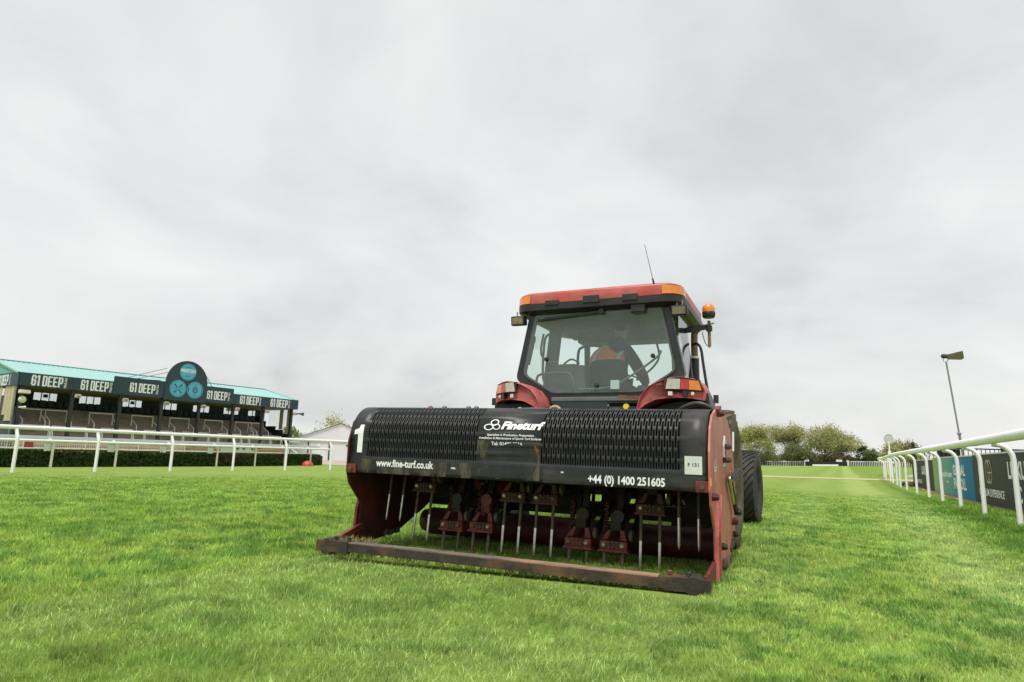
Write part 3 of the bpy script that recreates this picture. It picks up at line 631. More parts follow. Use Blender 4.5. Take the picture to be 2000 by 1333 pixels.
def tree(name, label, base, H, W, nleaf, lsize, cols_, seed, group=None, sparse=1.0, trunk=.5, lean=0, cat='tree', lobes=26, zlow=.12, flatb=1.0):
    rg = np.random.default_rng(seed); rd = random.Random(seed)
    t = thing(name, label, cat, base, 0, group); tr = MB(); ends = []
    def grow(p, d, L, r, lev):
        n_ = 4; pts = [p]; q = p
        for i in range(n_):
            d = (d+Vector((rd.uniform(-.22, .22), rd.uniform(-.22, .22), rd.uniform(-.05, .16)))).normalized(); q = q+d*L/n_; pts.append(q)
        tr.tube(pts, [r*(1-.5*i/n_) for i in range(n_+1)], 6 if lev < 2 else 4)
        if lev >= 3: ends.append(q); return
        for j in range(rd.randint(2, 3) if lev else rd.randint(4, 5)):
            a = rd.uniform(0, 2*math.pi); sp = rd.uniform(.45, .95)
            dd = (d+Vector((math.cos(a)*sp, math.sin(a)*sp, rd.uniform(-.1, .25)))).normalized()
            grow(pts[rd.randint(2, n_)], dd, L*rd.uniform(.55, .8), r*.5, lev+1)
        ends.append(q)
    grow(Vector((0, 0, -.1)), Vector((lean*.3, 0, 1)).normalized(), H*.30, trunk*H*.035, 0)
    # scale limb skeleton into the crown's size
    mxz = max(v[2] for v in tr.v); mxr = max(math.hypot(v[0], v[1]) for v in tr.v); kz = H*.93/mxz; kr = W*.46/mxr
    fx = lambda v: Vector((v[0]*kr+lean*max(0, v[2]*kz/H)**1.5*W*.25, v[1]*kr, v[2]*kz))
    tr.v = [tuple(fx(v)) for v in tr.v]; ends = [fx(e_) for e_ in ends]
    tr.build('trunk', 'bark', t, True)
    # leaf clusters round the limb ends and over an uneven dome
    cl = [Vector(e_) for e_ in ends]
    for k in range(lobes):
        a = rd.uniform(0, 2*math.pi); el = math.asin(rd.uniform(-.35, 1)); rr = rd.uniform(.62, 1.0)
        cl.append(Vector((W*.46*rr*math.cos(el)*math.cos(a)+lean*W*.14, W*.46*rr*math.cos(el)*math.sin(a), H*(.52+zlow*.2)+H*.42*rr*math.sin(el)*(1 if el > 0 else flatb))))
    C_ = np.array([c[:] for c in cl]); ci = rg.integers(0, len(C_), nleaf); sg = W*.075*(.7+.6*rg.random(len(C_)))
    Pn = C_[ci]+rg.normal(0, 1, (nleaf, 3))*sg[ci][:, None]*np.array((1, 1, .8)); Pn = Pn[(Pn[:, 2] > H*zlow*.4) & (rg.random(nleaf) < sparse)]; k = len(Pn)
    dr = rg.normal(0, 1, (k, 3)); dr[:, 2] *= .7; dr /= np.linalg.norm(dr, axis=1)[:, None]; d2 = np.cross(dr, rg.normal(0, 1, (k, 3))); d2 /= np.linalg.norm(d2, axis=1)[:, None]
    ls = lsize*(.6+.8*rg.random((k, 1))); V = np.stack((Pn-dr*ls*.5, Pn+d2*ls*.32, Pn+dr*ls*.5, Pn-d2*ls*.32), 1)
    me = bpy.data.meshes.new('crown'); me.vertices.add(4*k); me.vertices.foreach_set('co', V.reshape(-1)); me.loops.add(4*k); me.loops.foreach_set('vertex_index', np.arange(4*k)); me.polygons.add(k); me.polygons.foreach_set('loop_start', np.arange(k)*4); me.update(calc_edges=True)
    cc = np.ones((k, 4, 4), np.float32); mixv = np.clip(rg.normal(.5, .25, k)+.35*(rg.random(len(C_))[ci[:k] % len(C_)]-.5), 0, 1)[:, None]
    cc[:, :, :3] = (np.array(cols_[0])*(1-mixv)+np.array(cols_[1])*mixv)[:, None, :]
    at = me.color_attributes.new('tint', 'FLOAT_COLOR', 'POINT'); at.data.foreach_set('color', cc.reshape(-1)); me.materials.append(M['leaf']); link('crown', me, t); return t
OL = ((.28, .29, .11), (.50, .49, .23)); DK = ((.13, .15, .07), (.26, .27, .13)); YG = ((.33, .34, .11), (.54, .53, .22)); BR = ((.24, .22, .17), (.34, .32, .24))
def tp(px, D): return P(math.degrees(math.atan((px-1000)/1275)), D)
def gz(p): return Vector((p.x, p.y, float(ground_z(p.x, p.y))))
G = 'trees beyond the far rail'
tree('willow_tree', 'olive willow nearest the tractor wheel, first of the far tree line', gz(tp(1482, 205)), 11.4, 11.5, 14000, .37, YG, 21, G, lean=-.2)
tree('willow_tree', 'tall rounded willow second from the tractor in the far tree line', gz(tp(1530, 212)), 12.4, 12, 15000, .37, OL, 22, G, lean=.3)
tree('bush', 'low dark green bush between the two biggest far willows', gz(tp(1563, 200)), 6.2, 8, 4200, .42, DK, 23, G, cat='bush', zlow=.02)
tree('willow_tree', 'broad spreading willow behind the dark hurdle with limbs showing', gz(tp(1612, 206)), 11.6, 14.5, 17000, .37, OL, 24, G, lean=.35)
tree('willow_tree', 'smaller yellow green tree right of the hurdle', gz(tp(1662, 210)), 9.0, 11, 12500, .37, YG, 25, G)
tree('conifer_tree', 'dark green conifer at the right end of the far tree line', gz(tp(1693, 205)), 5.6, 4.2, 3600, .36, ((.035, .06, .035), (.075, .105, .05)), 26, G, zlow=.02)
tree('conifer_tree', 'dark bluish tree just left of the white rail end', gz(tp(1711, 200)), 4.6, 4.6, 3200, .36, DK, 27, G, zlow=.02)
tree('bush', 'dark green bush at the foot of the nearest far willow', gz(tp(1500, 198)), 4.2, 9, 3000, .40, DK, 31, G, cat='bush', zlow=.02)
tree('bush', 'dark bush low behind the left end of the hurdle', gz(tp(1590, 203)), 3.6, 9, 3000, .40, DK, 32, G, cat='bush', zlow=.02)
tree('bush', 'brownish bush low behind the right end of the hurdle', gz(tp(1640, 203)), 3.2, 10, 3000, .40, ((.09, .075, .035), (.16, .13, .06)), 33, G, cat='bush', zlow=.02)
tree('olive_tree', 'olive hedge tree seen under the white rail beside the disc marker', gz(tp(1763, 165)), 5.6, 7.5, 4600, .38, OL, 28, G, zlow=.02)
tree('olive_tree', 'small grey green tree far behind the black fence', gz(tp(1785, 175)), 3.6, 7, 3000, .36, OL, 34, G, zlow=.02)
GB = 'bare spring trees behind the marquee'
tree('bare_tree', 'thin leafing tree showing over the marquee peak', tp(651, 86), 5.6, 5.0, 900, .22, YG, 41, GB, trunk=.3, lobes=6)
tree('bare_tree', 'bare grey tree left of the marquee peak', tp(617, 90), 3.9, 3.2, 420, .2, BR, 42, GB, trunk=.3, lobes=3)
tree('bare_tree', 'low bare tree between grandstand and marquee', tp(592, 84), 3.0, 3.6, 600, .2, BR, 43, GB, trunk=.3, lobes=4)
tree('small_tree', 'fresh green bush showing past the right end of the grandstand', tp(572, 76), 3.6, 2.6, 1500, .24, ((.12, .19, .03), (.24, .32, .06)), 44, cat='bush', zlow=.02)
tree('bare_tree', 'faint pale bare tree rising above the aerator hood', tp(744, 120), 9.2, 3.4, 260, .22, ((.5, .48, .42), (.6, .58, .5)), 45, trunk=.25, lobes=2)

# undergrowth below the far trees: one far-off mass
def mass(name, n, x0, x1, D, h, dep, ls, cols_):
    px = x0+(x1-x0)*rng.random(n); az = np.arctan((px-1000)/1275); DD = D+dep*rng.random(n); x, y = DD*np.sin(az), DD*np.cos(az)
    hh = h*(.45+.75*noise2(px*.05, px*0, 1.0, 21)); z = ground_z(x, y)+hh*rng.random(n)**.8
    p = np.column_stack((x, y, z)); a = rng.normal(0, 1, (n, 3)); a /= np.linalg.norm(a, axis=1)[:, None]; b = np.cross(a, rng.normal(0, 1, (n, 3))); b /= np.linalg.norm(b, axis=1)[:, None]
    l = ls*(.6+.8*rng.random((n, 1))); V = np.stack((p-a*l*.5, p+b*l*.4, p+a*l*.5, p-b*l*.4), 1)
    me = bpy.data.meshes.new(name); me.vertices.add(4*n); me.vertices.foreach_set('co', V.reshape(-1)); me.loops.add(4*n); me.loops.foreach_set('vertex_index', np.arange(4*n)); me.polygons.add(n); me.polygons.foreach_set('loop_start', np.arange(n)*4); me.update(calc_edges=True)
    q = np.clip(rng.normal(.4, .3, n)+noise2(px*.08, px*0, 1, 22)-.5, 0, 1)[:, None]; cc = np.ones((n, 4, 4), np.float32); cc[:, :, :3] = (np.array(cols_[0])*(1-q)+np.array(cols_[1])*q)[:, None, :]
    at = me.color_attributes.new('tint', 'FLOAT_COLOR', 'POINT'); at.data.foreach_set('color', cc.reshape(-1)); me.materials.append(M['leaf']); return stuff(link(name, me))
mass('distant_wood', 9000, 770, 1400, 340, 7.5, 14, 1.1, OL)
mass('undergrowth', 15000, 1395, 1800, 208, 3.2, 10, .62, DK)
# ================================================================== RUNNING RAILS
def smooth_path(pts, n=6):
    pts = [Vector(p) for p in pts]; out = []
    for i in range(len(pts)-1):
        p0, p1, p2, p3 = pts[max(i-1, 0)], pts[i], pts[i+1], pts[min(i+2, len(pts)-1)]
        for k in range(n):
            t = k/n; out.append(.5*((2*p1)+(p2-p0)*t+(2*p0-5*p1+4*p2-p3)*t*t+(3*p1-p0-3*p2+p3)*t**3))
    return out+[pts[-1]]
# near left rail
LP = [(-18.1, 9.6), (-16.95, 11.85), (-15.9, 14.1), (-14.9, 16.3), (-13.95, 18.5), (-12.937, 20.56), (-11.72, 22.75), (-10.45, 24.85), (-9.18, 26.95), (-7.93, 29.15), (-6.6, 31.3), (-5.3, 33.4), (-4.0, 35.5), (-2.7, 37.6)]
r1 = thing('running_rail', 'nearer white running rail left of the aerator on bent posts', 'running rail')
off = Vector((-.12, .05, 0))
MB().tube(smooth_path([Vector((x, y, 1.27))+off for x, y in LP]), .060, 10).build('rail', 'white', r1, True)
pm = MB().tube([(0, 0, 0), (0, 0, .92), (-.012, .005, .99), (-.04, .017, 1.06), (-.105, .045, 1.22)], .047, 8).mesh('post', 'white', True)
for x, y in LP: link('post', pm, r1, (x, y, 0))
jm = MB().lathe([(.062, -.07), (.065, -.06), (.065, .06), (.062, .07)], n=12).mesh('joint_sleeve', 'white', True)
for i in range(2, len(LP)-1, 2):
    a, b = Vector((*LP[i], 1.27)), Vector((*LP[i+1], 1.27)); o = link('joint_sleeve', jm, r1, a.lerp(b, .35)+off); o.rotation_euler = (b-a).to_track_quat('Z', 'Y').to_euler()
# farther left rail with board and hedge
MP_ = [(-19.6, 16.9), (-18.6, 19.1), (-17.5, 21.4), (-16.465, 23.6), (-15.45, 25.75), (-14.4, 27.9), (-13.4, 30.05), (-12.5, 32.25), (-11.85, 34.6), (-11.25, 37.1)]
r2 = thing('running_rail', 'farther white running rail just in front of the clipped hedge', 'running rail')
end = Vector((-10.65, 39.2, .93))
MB().tube(smooth_path([(x, y, .93) for x, y in MP_]+[end]), .052, 10).build('rail', 'white', r2, True)
bp_ = smooth_path([Vector((x-.3, y+.14, 1.05)) for x, y in MP_]+[Vector((-11.15, 38.1, 1.05))], 4)
m_ = MB()
for a, b in zip(bp_[:-1], bp_[1:]): m_.bar(a, b+(b-a)*.01, .05, .115)
m_.build('top_board', 'greyrail', r2)
lp_ = smooth_path([Vector((x-.10, y+.05, .66)) for x, y in MP_], 4); MB().tube(lp_, .026, 6).build('lower_rail', 'cream', r2, True)
pm = MB().tube([(0, 0, 0), (0, 0, .80), (.0, .0, .92)], .046, 8).bar((0, 0, .86), (-.3, .14, 1.02), .06, .06).mesh('post', 'cream', True)
for x, y in MP_: link('post', pm, r2, (x, y, 0))
MB().lathe([(.02, -.03), (.11, -.03), (.13, 0), (.11, .03), (.02, .03)], (-11.15, 38.1, 1.10), 'Y', 12).build('end_cap', 'cream', r2, True)
for i, (t_, wd, hg) in enumerate(((2.95, .30, .36), (3.92, .28, .36), (4.85, .26, .34), (5.85, .27, .33))):
    k = int(t_); a = Vector((*MP_[k], 0)).lerp(Vector((*MP_[k+1], 0)), t_-k)+Vector((-.05, .02, 0)); d = Vector((MP_[k+1][0]-MP_[k][0], MP_[k+1][1]-MP_[k][1], 0)).normalized()
    MB().bar(a-d*wd/2+Vector((0, 0, .72)), a+d*wd/2+Vector((0, 0, .72)), .015, hg*.8).build('rail_sign', 'sticker', r2)
a = Vector((*MP_[6], 0)).lerp(Vector((*MP_[7], 0)), .10)+Vector((-.06, .03, 0)); b = Vector((*MP_[7], 0))+Vector((-.06, .03, 0))
b = a+(b-a)*1.0; sg_ = MB().bar(a+Vector((0, 0, .78)), b+Vector((0, 0, .78)), .02, .20).build('banner', 'sticker', r2)
d = (b-a).normalized(); nn = Vector((d.y, -d.x, 0))
for t_ in (.42, .60, .86):
    p = a+(b-a)*t_+nn*.014; MB().add([p+Vector((0, 0, .86)), p+d*.22+Vector((0, 0, .86)), p+d*.12+Vector((0, 0, .76)), p+d*.04+Vector((0, 0, .80))], [(0, 1, 2, 3)]).build('banner_mark', 'navy', sg_)
# hedge
def hedge(path, hgt, dep, n):
    h = thing('hedge', 'long clipped dark green hedge along the foot of the farther left rail', 'hedge')
    P_ = np.array([(x-.42, y+.2) for x, y in path]); seg = np.diff(P_, axis=0); L = np.hypot(seg[:, 0], seg[:, 1]); cum = np.concatenate(([0], np.cumsum(L)))
    core = MB()
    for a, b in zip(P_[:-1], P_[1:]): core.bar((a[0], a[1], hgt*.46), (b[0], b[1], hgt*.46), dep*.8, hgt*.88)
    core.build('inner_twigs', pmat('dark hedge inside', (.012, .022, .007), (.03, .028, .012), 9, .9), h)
    s = rng.random(n)*cum[-1]; i = np.clip(np.searchsorted(cum, s)-1, 0, len(L)-1); t_ = (s-cum[i])/L[i]
    c = P_[i]+seg[i]*t_[:, None]; nrm = np.column_stack((seg[i][:, 1], -seg[i][:, 0]))/L[i][:, None]
    face = rng.random(n); o = np.where(face < .62, dep*.5*(.82+.22*rng.random(n)), dep*(rng.random(n)-.5)); z = np.where(face < .62, hgt*rng.random(n)**.9, hgt*(.94+.10*rng.random(n)))
    lump = noise2(s, z*3, 1.3, 15); o += np.where(face < .62, (lump-.5)*.16, 0); z += np.where(face >= .62, (lump-.5)*.10, 0)
    rnd = np.clip((cum[-1]-s)/.5, 0, 1)**.5; o *= np.maximum(rnd, .4)
    p = np.column_stack((c[:, 0]+nrm[:, 0]*o, c[:, 1]+nrm[:, 1]*o, np.clip(z, .01, None)))
    a = rng.normal(0, 1, (n, 3)); a /= np.linalg.norm(a, axis=1)[:, None]; b = np.cross(a, rng.normal(0, 1, (n, 3))); b /= np.linalg.norm(b, axis=1)[:, None]
    ls = .055+.05*rng.random((n, 1)); V = np.stack((p-a*ls*.5, p+b*ls*.35, p+a*ls*.5, p-b*ls*.35), 1)
    me = bpy.data.meshes.new('foliage'); me.vertices.add(4*n); me.vertices.foreach_set('co', V.reshape(-1)); me.loops.add(4*n); me.loops.foreach_set('vertex_index', np.arange(4*n)); me.polygons.add(n); me.polygons.foreach_set('loop_start', np.arange(n)*4); me.update(calc_edges=True)
    q = np.clip(rng.normal(.4, .25, n)+.5*(lump-.5), 0, 1)[:, None]; cc = np.ones((n, 4, 4), np.float32)
    col = np.array((.035, .075, .016))*(1-q)+np.array((.095, .155, .040))*q; br = (noise2(s, z*2, .9, 16) > .68)[:, None]; col = np.where(br, col*.4+np.array((.13, .075, .05))*.6, col)
    cc[:, :, :3] = col[:, None, :]; at = me.color_attributes.new('tint', 'FLOAT_COLOR', 'POINT'); at.data.foreach_set('color', cc.reshape(-1)); me.materials.append(M['leaf']); link('foliage', me, h)
hedge(MP_[1:]+[(-11.0, 38.9)], .60, .75, 26000)
# netting behind the hedge on the left
net = thing('safety_netting', 'white square netting stretched behind the hedge at the left edge', 'netting')
na_, nb_ = Vector((-20.2, 20.4, 0)), Vector((-15.2, 30.6, 0)); m_ = MB(); L = (nb_-na_).length; d = (nb_-na_)/L; k = int(L/.085)
for i in range(k): m_.tube([na_+d*i*.085+Vector((0, 0, .62)), na_+d*i*.085+Vector((0, 0, .93))], .0062, 3, cap=False)
for j in range(5): m_.tube([na_+Vector((0, 0, .62+.077*j)), nb_+Vector((0, 0, .62+.077*j))], .0062, 3, cap=False)
m_.build('mesh', 'white', net)
pm = MB().tube([(0, 0, 0), (0, 0, .96)], .025, 6).mesh('stake', 'cream')
for i in range(6): link('stake', pm, net, na_.lerp(nb_, i/5))
nt_ = MB().bar(na_+d*4.55+Vector((.02, 0, .76)), na_+d*4.85+Vector((.02, 0, .76)), .02, .24).build('red_notice', 'redtub', net)
# red dome
rt_ = tag(MB().lathe([(.30, 0), (.315, .02), (.30, .10), (.25, .19), (.16, .255), (.05, .285), (0, .288)], n=24).build('dome', 'redtub', None, True), 'red rounded plastic dome lying on the grass at the hedge foot', 'plastic dome'); rt_.location = (-11.05, 36.0, -.01); rt_.rotation_euler = (R(6), R(14), 0)

# ---- right rail
RP = [(2.9, .4), (4.0, 2.65), (5.1, 4.95), (6.25, 7.25), (7.40, 9.55), (8.47, 11.72), (9.52, 13.85), (10.62, 16.08), (11.62, 18.15), (12.85, 20.65), (14.15, 23.3), (15.55, 26.0), (17.2, 29.0), (18.95, 32.3), (20.7, 35.5), (22.3, 38.7)]
r3 = thing('running_rail', 'white running rail on the right with hooped posts and open tube end', 'running rail')
ro = Vector((-.22, .11, 0)); tube_pts = smooth_path([Vector((x, y, 1.25))+ro for x, y in RP]+[Vector((21.4, 36.2, 1.25))+ro, Vector((23.3, 40.6, 1.25))+ro])
MB().tube(tube_pts, .068, 14, cap=False).build('rail', 'white', r3, True)
MB().tube([tube_pts[-1]-(tube_pts[-1]-tube_pts[-2]).normalized()*.2, tube_pts[-1]], .058, 14, cap=True).build('dark_bore', 'black', r3)  # black plug stands for the shade inside the open tube
hoop = [(0, 0, -.02), (0, 0, .60), (0, 0, .95)]+[(-.17+.17*math.cos(a), .085-.085*math.cos(a), .95+.22*math.sin(a)) for a in [R(q) for q in (20, 40, 60, 78, 90)]]+[(-.22, .11, 1.18)]
pm = MB().tube(hoop, .038, 10).mesh('post', 'white', True)
for x, y in RP: link('post', pm, r3, (x, y, 0))
jm = MB().lathe([(.070, -.05), (.073, -.04), (.073, .04), (.070, .05)], n=14).mesh('joint_sleeve', 'white', True)
for i in range(4, len(RP)-1, 2):
    a, b = Vector((*RP[i], 1.25)), Vector((*RP[i+1], 1.25)); o = link('joint_sleeve', jm, r3, a.lerp(b, .5)+ro); o.rotation_euler = (b-a).to_track_quat('Z', 'Y').to_euler()
# rail continuing beyond the crossing
r4 = thing('running_rail', 'white rail continuing beyond the straw crossing, posts bunched together', 'running rail')
QP = [(27.2, 47.4), (29.6, 51.6), (32.0, 55.6), (34.4, 59.6), (36.9, 63.6), (39.4, 67.6), (42.0, 71.6), (44.6, 75.6), (47.2, 79.6)]
MB().tube([Vector((x, y, 1.25+float(ground_z(x, y))))+ro for x, y in QP], .075, 8).build('rail', 'white', r4, True)
for x, y in QP: link('post', pm, r4, (x, y, float(ground_z(x, y))))
# distant rail, two stretches either side of the hurdle
def far_rail(x0, x1, D0, D1, label):
    t = thing('far_rail', label, 'running rail'); n = max(3, int(abs(x1-x0)/3.4)); ps = []
    for i in range(n+1):
        px = x0+(x1-x0)*i/n; p = gz(tp(px, D0+(D1-D0)*i/n)); ps.append(p)
    MB().tube([p+Vector((0, 0, 1.2)) for p in ps], .10, 6).build('rail', 'white', t)
    pmx = MB().box((0, 0, .6), (.11, .11, 1.2)).mesh('post', 'white')
    for p in ps: link('post', pmx, t, p)
far_rail(1440, 1577, 196, 200, 'distant white rail left of the dark hurdle before the trees')
far_rail(1663, 1800, 200, 196, 'distant white rail right of the dark hurdle before the trees')
hd = thing('hurdle_fence', 'long black steeplechase fence with white base board far down the course', 'racecourse fence')
a, b = gz(tp(1579, 198)), gz(tp(1661, 198)); d = b-a
MB().bar(a+Vector((0, 0, .58)), b+Vector((0, 0, .58)), 1.0, 1.16).build('fence_body', pmat('black birch fence', (.012, .011, .012), (.03, .026, .022), 3, .9), hd)
MB().bar(a+d*.17+Vector((-.3, -.65, .22)), a+d*.79+Vector((-.3, -.65, .22)), .1, .42).build('base_board', 'white', hd)
for t_, wd in ((.0, .95), (.74, 1.5)):
    p = a+d*t_; MB().bar(p+Vector((0, 0, 1.42)), p+d.normalized()*wd+Vector((0, 0, 1.42)), .12, .55).build('wing_board', 'white', hd)
for t_ in (-.005, 1.005): MB().box(a+d*t_+Vector((0, 0, .75)), (.5, .5, 1.5)).build('wing_post', 'white', hd)

# ================================================================== ADVERTISING BOARDS
def board_mat_blend():
    m = bpy.data.materials.new('green to blue board print'); m.use_nodes = True; t = m.node_tree; b = t.nodes['Principled BSDF']; b.inputs['Roughness'].default_value = .6; b.inputs['Specular IOR Level'].default_value = .12
    c = N('ShaderNodeTexCoord', t); s = N('ShaderNodeSeparateXYZ', t); t.links.new(c.outputs['Generated'], s.inputs[0])
    r = N('ShaderNodeValToRGB', t); t.links.new(s.outputs[0], r.inputs[0]); e = r.color_ramp.elements
    e[0].position = 0; e[0].color = (.006, .17, .33, 1); e[1].position = 1; e[1].color = (.30, .46, .13, 1)
    for p_, c_ in ((.17, (.008, .19, .34)), (.36, (.06, .27, .33)), (.55, (.14, .36, .31)), (.84, (.25, .42, .25))): q = e.new(p_); q.color = (*c_, 1)
    t.links.new(r.outputs[0], b.inputs['Base Color']); return m
M['boardblend'] = board_mat_blend()
BRZ = math.atan2(BD.y, BD.x)
def board(s0, s1, z0, z1, m, label):
    """local x runs along the board away from the camera, -y local faces... +y faces the track"""
    t = thing('advertising_board', label, 'advertising board', BP(s0, 0), BRZ)
    L = s1-s0; MB().box((L/2, 0, (z0+z1)/2), (L, .03, z1-z0)).build('panel', m, t)
    MB().box((L/2, 0, z1+.013), (L, .06, .03)).build('top_edge', 'sticker', t)
    for k in range(int(L/2.4)+1): MB().box((min(L-.04, .04+2.4*k), -.06, z1*.5), (.06, .06, z1)).build('stake', 'barwood', t)
    return t
def btext(t, txt, s_right, wd, z, h, m='lettering', bold=.035):
    """text read from the track: runs towards the camera (-x local)"""
    v, f = fit_text(txt, wd, h, bold); MB().add([(s_right-a, .0185, z+b) for a, b in v], f).build('lettering', m, t)
b1 = board(-4.5, 4.14, .02, 1.13, 'boarddark', 'dark grey advertising board with gold monogram, nearest on the right')
X = lambda s: s+4.5
btext(b1, 'LUXURY', X(.62), 2.05, .645, .32); btext(b1, 'C', X(-.02), .28, .21, .30); btext(b1, 'OPTIMUM EXPERIENCE', X(3.60), 2.50, .215, .16, bold=.022)
def monogram(t, xc, zc, w_, h_):
    for dx_ in (-.16, .16):
        v, f = annul(.5-.085/w_*.5, .5, 32, w_*.72, h_); MB().add([(xc-a+dx_*w_, .0185+.002*(dx_ > 0), zc+b) for a, b in v], f).build('monogram', 'gold', t)
    MB().box((xc-.16*w_, .021, zc-.02), (w_*.6, .004, .03)).build('monogram', 'gold', t)
monogram(b1, X(2.40), .75, .62, .52)
b2 = board(4.20, 11.25, .02, 1.11, 'boardblend', 'advertising board fading from green to blue behind the right rail')
X2 = lambda s: s-4.20
btext(b2, 'optimum', X2(9.25), 1.85, .55, .17); btext(b2, 'PAY', X2(8.5), .5, .36, .07); btext(b2, 'GLOBAL', X2(7.15), 1.85, .62, .28, bold=.03); btext(b2, 'PAYROLL', X2(7.15), 1.90, .25, .29, bold=.03)
b3 = board(11.32, 17.3, .02, 1.06, 'boarddark', 'dark grey advertising board farthest along the right rail')
X3 = lambda s: s-11.32
btext(b3, 'LUXURY', X3(14.5), 2.1, .55, .30); btext(b3, 'OPTIMUM EXPERIENCE', X3(16.7), 2.1, .19, .15, bold=.022); monogram(b3, X3(15.9), .74, .5, .48)
lb = tag(MB().box((0, 0, .09), (1.5, .5, .05), (R(14), 0, 0)).box((0, .18, .07), (1.4, .04, .12)).build('low_ramp', 'boarddark'), 'low dark flat slab lying on grass by the farthest board end', 'slab'); lb.location = (17.1, 27.6, 0); lb.rotation_euler = (0, 0, R(35))

# ================================================================== BLACK FENCE, FLOODLIGHT, MARKER
bf = thing('metal_fence', 'black metal picket fence with solid panels behind the boards', 'fence', (16.78, 27.0, 0), math.atan2(-.6, 6.0))
FH = 1.60
pk = MB().tube([(0, 0, 0), (0, 0, 1.56)], .016, 5).mesh('picket', 'fencek')
MB().bar((0, 0, FH), (14, 0, FH), .05, .05).build('top_rail', 'fencek', bf); MB().bar((0, 0, .25), (14, 0, .25), .05, .05).build('bottom_rail', 'fencek', bf)
for k in range(82): link('picket', pk, bf, (.17*k+.1, 0, .02))
po = MB().box((0, 0, .84), (.13, .13, 1.68)).lathe([(0, 0), (.05, .02), (.085, .09), (.05, .16), (0, .18)], (0, 0, 1.66), n=10).mesh('post', 'fencek')
for x in (0, 3.5, 7.0, 10.5, 14): link('post', po, bf, (x, 0, 0))
for x0, x1 in ((.95, 1.85), (3.62, 4.35)): MB().box(((x0+x1)/2, .04, 1.2), (x1-x0, .03, .74)).build('solid_panel', 'fencek', bf)
fl = thing('floodlight_mast', 'tall leaning grey mast with brown floodlight behind the right boards', 'floodlight')
a, b = Vector((19.72, 28.1, 0)), Vector((19.25, 28.1, 5.42)); q = a.lerp(b, .42)
MB().tube([a, q], .052, 8).build('lower_mast', 'pole', fl, True); MB().tube([q, b], .036, 8).build('mast', 'pole', fl, True)
MB().lathe([(.07, -.05), (.085, 0), (.07, .05)], q, n=10).build('joint_collar', 'pole', fl)
la = b+Vector((.05, -.02, .22)); ax = Vector((.93, -.36, .10)).normalized(); m3 = Matrix((ax, Vector((.36, .93, 0)), Vector((-.1, 0, 1)))).transposed()
MB().add([m3 @ Vector(v)+la for v in ((.02, -.10, -.10), (.02, .10, -.10), (.02, .10, .10), (.02, -.10, .10), (.56, -.2, -.17), (.56, .2, -.17), (.56, .2, .17), (.56, -.2, .17))], [(3, 2, 1, 0), (4, 5, 6, 7), (0, 1, 5, 4), (1, 2, 6, 5), (2, 3, 7, 6), (3, 0, 4, 7)]).build('lamp_housing', 'lampbox', fl)
MB().box(la+m3 @ Vector((.57, 0, 0)), (.02, .36, .30), m3).build('lamp_glass', 'lamplens', fl)
MB().lathe([(.05, -.2), (.10, -.16), (.10, .02), (.06, .05)], la+Vector((-.05, .0, .03)), 'X', 12).build('ballast', 'greywall', fl, True)
MB().tube([la+Vector((-.16, 0, -.02)), la+Vector((-.18, 0, -.2)), b+Vector((0, 0, -.02)), la+Vector((.06, 0, -.1))], .014, 5).build('bracket', 'pole', fl)
mk = thing('marker_post', 'white post topped with a pale round disc beyond the right rail', 'marker post')
p = Vector((32.8, 56.1, 0)); MB().tube([p, p+Vector((0, 0, 2.1))], .13, 8).tube([p+Vector((0, 0, 2.1)), p+Vector((0, 0, 2.9))], .05, 8).build('post', 'white', mk, True)
MB().lathe([(.34, -.03), (.40, -.04), (.42, 0), (.40, .04), (.34, .03)], p+Vector((0, 0, 3.15)), 'Y', 28, closed=True).build('disc_rim', 'paledisc', mk, True)
MB().lathe([(0, -.02), (.35, -.02), (.35, .02), (0, .02)], p+Vector((0, 0, 3.15)), 'Y', 28).build('disc', 'paledisc', mk)
# dandelions near the rail posts
dm = MB().tube([(0, 0, 0), (.004, 0, .06)], .003, 4).mesh('stem', 'hose'); dh = MB().lathe([(.0, -.004), (.022, 0), (.026, .008), (.016, .016), (0, .018)], n=9).mesh('flower_head', 'dandelion')
for (s, o_) in ((3.9, .45), (5.6, .42), (5.75, .36), (8.3, .5), (9.2, .46), (10.0, .5), (10.4, .40), (11.6, .5), (12.3, .42), (13.0, .5), (14.2, .42), (15.3, .5)):
    p = BP(s, 0, o_+random.uniform(-.05, .1)); t = thing('dandelion', 'yellow dandelion in the grass between right rail posts and boards', 'flower', p, random.random()*6, 'dandelions below the advertising boards')
    link('stem', dm, t); link('flower_head', dh, t, (.004, 0, .062))
# ================================================================== TURF AERATOR (local axes: x right, y forward, z up)
ae = thing('turf_aerator', 'red and black deep tine turf aerator with slotted hood towed behind the red tractor', 'aerator', (OX, OY, 0)); ae.rotation_euler = (0, R(.7), -YAW)
HWD = 1.482
# hood profile by arc length: skirt, curve, flat top, slope to the front
PR = [(0, .632), (0, .95)]+[(.25-.25*math.cos(R(a)), .95+.25*math.sin(R(a))) for a in range(6, 91, 6)]+[(.75, 1.2), (1.15, 1.175), (1.38, 1.07)]
PL = [0]
for a, b in zip(PR[:-1], PR[1:]): PL.append(PL[-1]+math.hypot(b[0]-a[0], b[1]-a[1]))
def hood(v, o=0):
    i = min(max(np.searchsorted(PL, v)-1, 0), len(PR)-2); t = (v-PL[i])/(PL[i+1]-PL[i]); a, b = PR[i], PR[i+1]
    d = Vector((b[0]-a[0], b[1]-a[1])).normalized(); return a[0]+(b[0]-a[0])*t-d.y*o, a[1]+(b[1]-a[1])*t+d.x*o
V0, UN = .137, .0150; SLOT, PITCH_V = 8, 10; NU = 50
def slot_lines(x0, x1, n):
    p = (x1-x0)/n; out = []
    for k in range(n): out += [(x0+p*(k+.22), x0+p*(k+.78), k % 2)]
    return out
